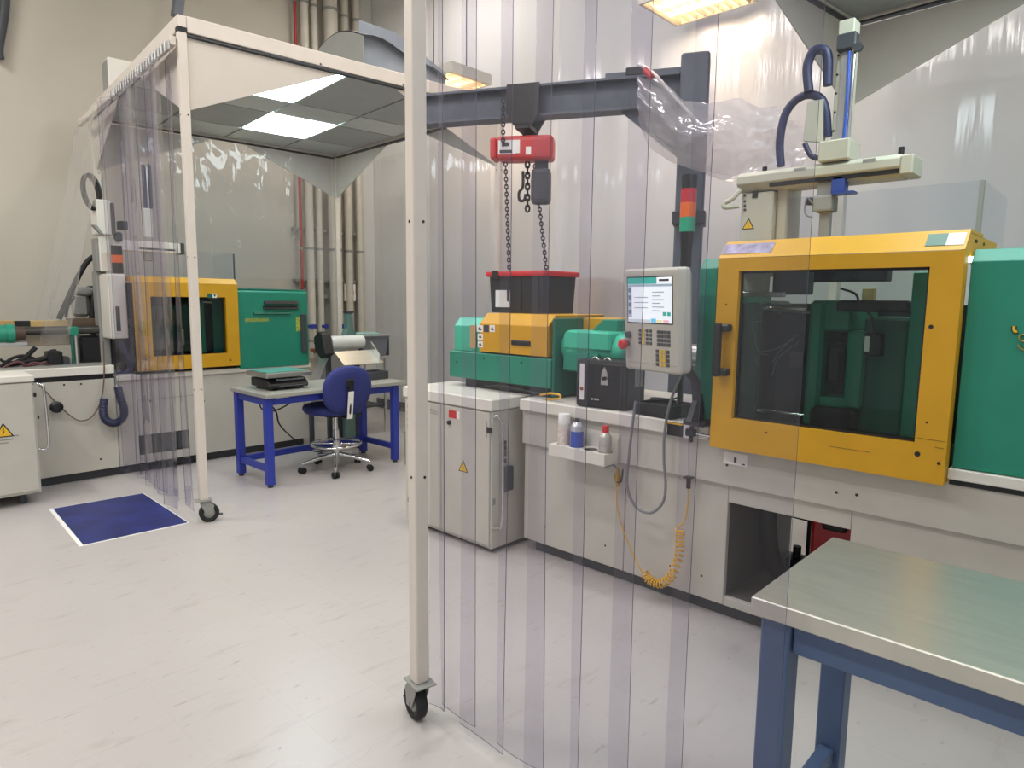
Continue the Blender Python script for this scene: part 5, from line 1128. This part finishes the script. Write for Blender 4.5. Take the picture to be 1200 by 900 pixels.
# small black tray and lead on the desk
p = PZ(441, 446, dz); 
tb = T('parts_tray', 'small dark grey tray on the blue desk at the end away from the scale', 'tray', (3.62, 5.2, dz)); q = (3.52, 3.74, 5.12, 5.32)
tb.part('bottom', G().box(q[0]+.01, q[1]-.01, q[2]+.01, q[3]-.01, dz+.001, dz+.008), CHAR)
for b_ in ((q[0], q[1], q[2], q[2]+.01), (q[0], q[1], q[3]-.01, q[3]), (q[0], q[0]+.01, q[2]+.01, q[3]-.01), (q[1]-.01, q[1], q[2]+.01, q[3]-.01)): tb.part('side', G().box(b_[0], b_[1], b_[2], b_[3], dz+.001, dz+.075, .003), CHAR)
t = single('floor_lead', G().tube(spline([(2.56, 5.35, .70), PZ(322, 480, .55), PZ(328, 498, .35), PZ(345, 515, .12), PZ(362, 527, .012), PZ(385, 531, .012)]), .007, 6).tube(spline([(2.75, 5.4, .70), (2.62, 5.42, .60), (2.7, 5.42, .52), (2.9, 5.42, .58), (3.0, 5.42, .70)]), .006, 6), RUB, 'black power lead drooping below the blue desk to the floor', 'cord', (2.7, 5.3, 0))

# stool
ST = Vector((3.13, 5.06, 0)); fa = math.radians(86)
st = T('task_stool', 'blue upholstered stool with chrome foot ring at the desk', 'stool', tuple(ST))
Ms = Matrix.Translation(ST) @ Matrix.Rotation(fa, 4, 'Z')      # local +x = where the sitter looks
casts = [PZ(346, 552), PZ(370, 566), PZ(398, 532), PZ(431, 556), PZ(435, 543)]
hubz = .115
for k in range(5):
    an = math.radians(20+72*k); e = ST+Vector((math.cos(an)*.30, math.sin(an)*.30, 0))
    lg = st.part('base_leg', G().tube([ST+Vector((0, 0, hubz+.03)), ST+(e-ST)*.5+Vector((0, 0, hubz+.005)), e+Vector((0, 0, .085))], [.022, .018, .013], 10), CHROME)
    cpx = e; st.part('caster', G().cyl(e+Vector((0, 0, .05)), e+Vector((0, 0, .085)), .008, 8), CHROME, lg)
    tdir = Vector((-math.sin(an+.5), math.cos(an+.5), 0))
    for s in (-1, 1): st.part('caster_wheel', G().tube([e+tdir*(s*.006)+Vector((0, 0, .028)), e+tdir*(s*.026)+Vector((0, 0, .028))], .028, 16), RUB, lg)
st.part('gas_column', G().cyl(ST+Vector((0, 0, .10)), ST+Vector((0, 0, .36)), .026, 18).cyl(ST+Vector((0, 0, .36)), ST+Vector((0, 0, .50)), .017, 14), CHROME)
rr = .21; zr = .235
st.part('foot_ring', G().tube([ST+Vector((math.cos(2*PI*k/40)*rr, math.sin(2*PI*k/40)*rr, zr)) for k in range(40)], .012, 8, closed=True), CHROME)
for k in range(4):
    an = math.radians(45+90*k); st.part('ring_spoke', G().cyl(ST+Vector((math.cos(an)*.025, math.sin(an)*.025, zr)), ST+Vector((math.cos(an)*rr, math.sin(an)*rr, zr)), .008, 8), CHROME)
st.part('ring_hub', G().cyl(ST+Vector((0, 0, zr-.025)), ST+Vector((0, 0, zr+.025)), .034, 16), CHROME)
def pillow(rx, ry, th, n=30, m=8, ex=2.6):
    g = G(); vs, fs = [], []
    prof = [(0.0, -th*.5), (.7, -th*.5), (.93, -th*.42), (1.0, -th*.12), (1.0, th*.15), (.95, th*.38), (.75, th*.5), (.4, th*.46), (0.001, th*.42)]
    for r_, z_ in prof:
        for k in range(n):
            a = 2*PI*k/n; c, s = math.cos(a), math.sin(a); q = (abs(c)**ex+abs(s)**ex)**(-1/ex); vs.append((c*q*rx*r_, s*q*ry*r_, z_))
    for i in range(len(prof)-1):
        for k in range(n): fs.append((i*n+k, i*n+(k+1) % n, (i+1)*n+(k+1) % n, (i+1)*n+k))
    return g.add(vs, fs, 0, True)
Mse = Ms @ Matrix.Translation((.05, 0, .545))
st.part('seat', lm(pillow(.235, .245, .085), Mse), BLUEF)
st.part('seat_plate', lm(G().box(-.10, .14, -.09, .09, -.07, -.044, .006), Mse), BLK)
st.part('lever', lm(G().tube([(0, -.05, -.06), (0, -.22, -.075), (0, -.28, -.08)], [.006, .006, .012], 8), Mse), BLK)
Mba = Ms @ Matrix.Translation((-.215, 0, .735)) @ Matrix.Rotation(math.radians(-8), 4, 'Y') @ Matrix.Rotation(PI/2, 4, 'Y')
st.part('backrest', lm(pillow(.205, .225, .06, ex=2.4), Mba), BLUEF)
Mbb = Ms @ Matrix.Translation((-.215, 0, .735)) @ Matrix.Rotation(math.radians(-8), 4, 'Y')
st.part('back_bar', lm(G().tube(spline([(-.045, 0, .07), (-.05, 0, -.05), (-.055, 0, -.2), (.02, 0, -.25), (.17, 0, -.255)]), .012, 8).box(-.05, -.03, -.035, .035, .02, .10, .006), Mbb), BLK)
st.part('care_label', lm(G().box(-.066, -.063, -.026, .026, -.24, .0, .001), Mbb), PAPER)
st.part('back_slot', lm(G().box(-.037, -.033, -.03, .03, .03, .09, .001), Mbb), STEEL)

# inclined parts conveyor between machine and desk
cvx0, cvx1 = PY(386, 400, 5.62).x, PY(424, 400, 5.62).x; zr_ = PY(404, 401, 5.62).z
cv2 = T('parts_conveyor', 'inclined steel conveyor with black drive end behind the blue desk', 'conveyor', ((cvx0+cvx1)/2, 5.9, 0))
cv2.part('head_roller', G().cyl((cvx0, 5.62, zr_), (cvx1, 5.62, zr_), .065, 24), mat('pale belt', '#c9cac6', .4, var=.05))
cv2.part('drive_end', G().prism([(5.52, zr_-.10), (5.58, zr_+.09), (5.66, zr_+.11), (5.74, zr_+.05), (5.72, zr_-.08), (5.62, zr_-.15)], 'x', cvx0-.10, cvx0-.005, bev=.01), BLK)
low = Vector((0, 6.08, .42))
for x in (cvx0-.004, cvx1+.004):
    cv2.part('side_frame', G().bar((x, 5.64, zr_-.03), (x, low.y, low.z), .008, .13), ALU)
cv2.part('belt', G().bar(((cvx0+cvx1)/2, 5.64, zr_+.01), ((cvx0+cvx1)/2, low.y, low.z+.04), cvx1-cvx0-.02, .07), mat('pale belt', '#c9cac6', .4))
cv2.part('chute', G().add([(cvx0, 5.54, zr_-.08), (cvx1+.05, 5.54, zr_-.08), (cvx1+.10, 5.40, zr_-.20), (cvx0+.02, 5.40, zr_-.20), (cvx0, 5.545, zr_-.084), (cvx1+.05, 5.545, zr_-.084), (cvx1+.10, 5.405, zr_-.206), (cvx0+.02, 5.405, zr_-.206)], [(0, 1, 2, 3), (7, 6, 5, 4), (0, 4, 5, 1), (2, 6, 7, 3), (1, 5, 6, 2), (0, 3, 7, 4)]), STEEL)
cv2.part('chute_side', G().prism([(5.54, zr_-.08), (5.40, zr_-.20), (5.40, zr_-.12), (5.54, zr_+.0)], 'x', cvx1+.05, cvx1+.06), STEEL)
for x in (cvx0+.02, cvx1-.02):
    cv2.part('leg', G().box(x-.02, x+.02, 5.66, 5.70, .02, zr_-.10, .003), CHAR); cv2.part('leg', G().box(x-.02, x+.02, 6.0, 6.04, .02, .45, .003), CHAR)
    cv2.part('foot_bar', G().box(x-.025, x+.025, 5.58, 6.09, 0, .02, .003), CHAR)
# side table with grey bin, teal plate and green column near the corner
pl_ = PZ(452, 506)
t = T('side_table', 'thin legged steel side table near the room corner', 'table', (pl_.x-.15, pl_.y+.1, 0))
tx0, tx1, ty0, ty1 = pl_.x-.42, pl_.x+.03, pl_.y-.03, pl_.y+.42; tz_ = PY(440, 418, ty0).z
t.part('top', G().box(tx0, tx1, ty0, ty1, tz_-.025, tz_, .003), STEEL)
for x in (tx0+.03, tx1-.03):
    for y in (ty0+.03, ty1-.03): t.part('leg', G().cyl((x, y, 0), (x, y, tz_-.025), .016, 10), CHROME)
t.part('shelf', G().box(tx0+.04, tx1-.04, ty0+.04, ty1-.04, .30, .32, .003), CHAR)
by0 = ty0+.02; a = boxY(426, 395, 455, 417, by0)
t = T('parts_bin', 'grey plastic bin with clip handles on the thin legged table', 'bin', ((a[0]+a[1])/2, by0+.15, tz_))
t.part('bin', taper(G(), a[0], a[1], by0, by0+.3, tz_+.001, tz_+.22, .02), mat('bin grey', '#6d7078', .5)); t.part('rim', G().box(a[0]-.012, a[1]+.012, by0-.012, by0+.31, tz_+.205, tz_+.225, .004), mat('bin grey', '#6d7078', .5))
t.part('handle', G().box(a[1]+.005, a[1]+.03, by0+.02, by0+.06, tz_+.0, tz_+.20, .006), CHAR); t.part('lid', G().box(a[0]-.02, a[1]+.03, by0-.02, by0+.32, tz_+.226, tz_+.238, .003), ALU)
t = single('drip_plate', G().box(a[0]-.10, a[1]-.12, by0+.0, by0+.25, tz_+.239, tz_+.262, .004), mat('teal glass', '#8fb8b4', .2), 'pale teal plate lying on the grey bin lid', 'plate', (a[0], by0, tz_+.239))
p = PY(411, 380, 5.95)
t = T('green_pillar', 'short green machine pillar behind the conveyor roller', 'pillar', (p.x, 5.97, 0))
zt2 = PY(411, 367, 5.95).z; t.part('pillar', G().prism([(p.x-.09, .0), (p.x+.09, .0), (p.x+.07, zt2-.22), (p.x+.035, zt2-.16), (p.x+.03, zt2), (p.x-.03, zt2), (p.x-.035, zt2-.16), (p.x-.07, zt2-.22)], 'y', 5.95, 6.03, bev=.005), mat('grey green cast', '#5d7b73', .5)); t.part('cap', G().box(p.x-.035, p.x+.035, 5.945, 6.035, zt2, zt2+.02), CHAR)

# ------------------------------------------------------------------ steel bench in front of the larger machine
bz_ = .795
b0, b1, b2 = PZ(875, 697, bz_), PZ(988, 632, bz_), PZ(1200, 797, bz_)
bn = T('work_bench', 'stainless steel topped bench with grey blue legs beside the strip curtain', 'bench', (1.85, 0, 0))
bx0, bx1, by1_, by0_ = b0.x, b1.x, (b0.y+b1.y)/2+.01, -1.25
BST = mat('stainless bench top', '#c6c5bb', .30, .75, var=.06, scale=7, bump=.012, bscale=40, stretch=(6, 1, 1))
bt = bn.part('top', G().box(bx0, bx1, by0_, by1_, bz_-.045, bz_, .003), BST)
for x in (bx0+.055, bx1-.055):
    for y in (by1_-.055, by0_+.06):
        lg = bn.part('leg', G().box(x-.035, x+.035, y-.035, y+.035, .02, bz_-.046, .004), BLUEG); bn.part('foot', G().cyl((x, y, 0), (x, y, .02), .025, 12), CHAR, lg)
    bn.part('apron', G().box(x-.02, x+.02, by0_+.10, by1_-.092, bz_-.125, bz_-.047, .003), BLUEG)
for y in (by1_-.055, by0_+.06):
    bn.part('end_stretcher', G().box(bx0+.092, bx1-.092, y-.02, y+.02, .13, .18, .003), BLUEG); bn.part('end_apron', G().box(bx0+.092, bx1-.092, y-.02, y+.02, bz_-.125, bz_-.047, .003), BLUEG)
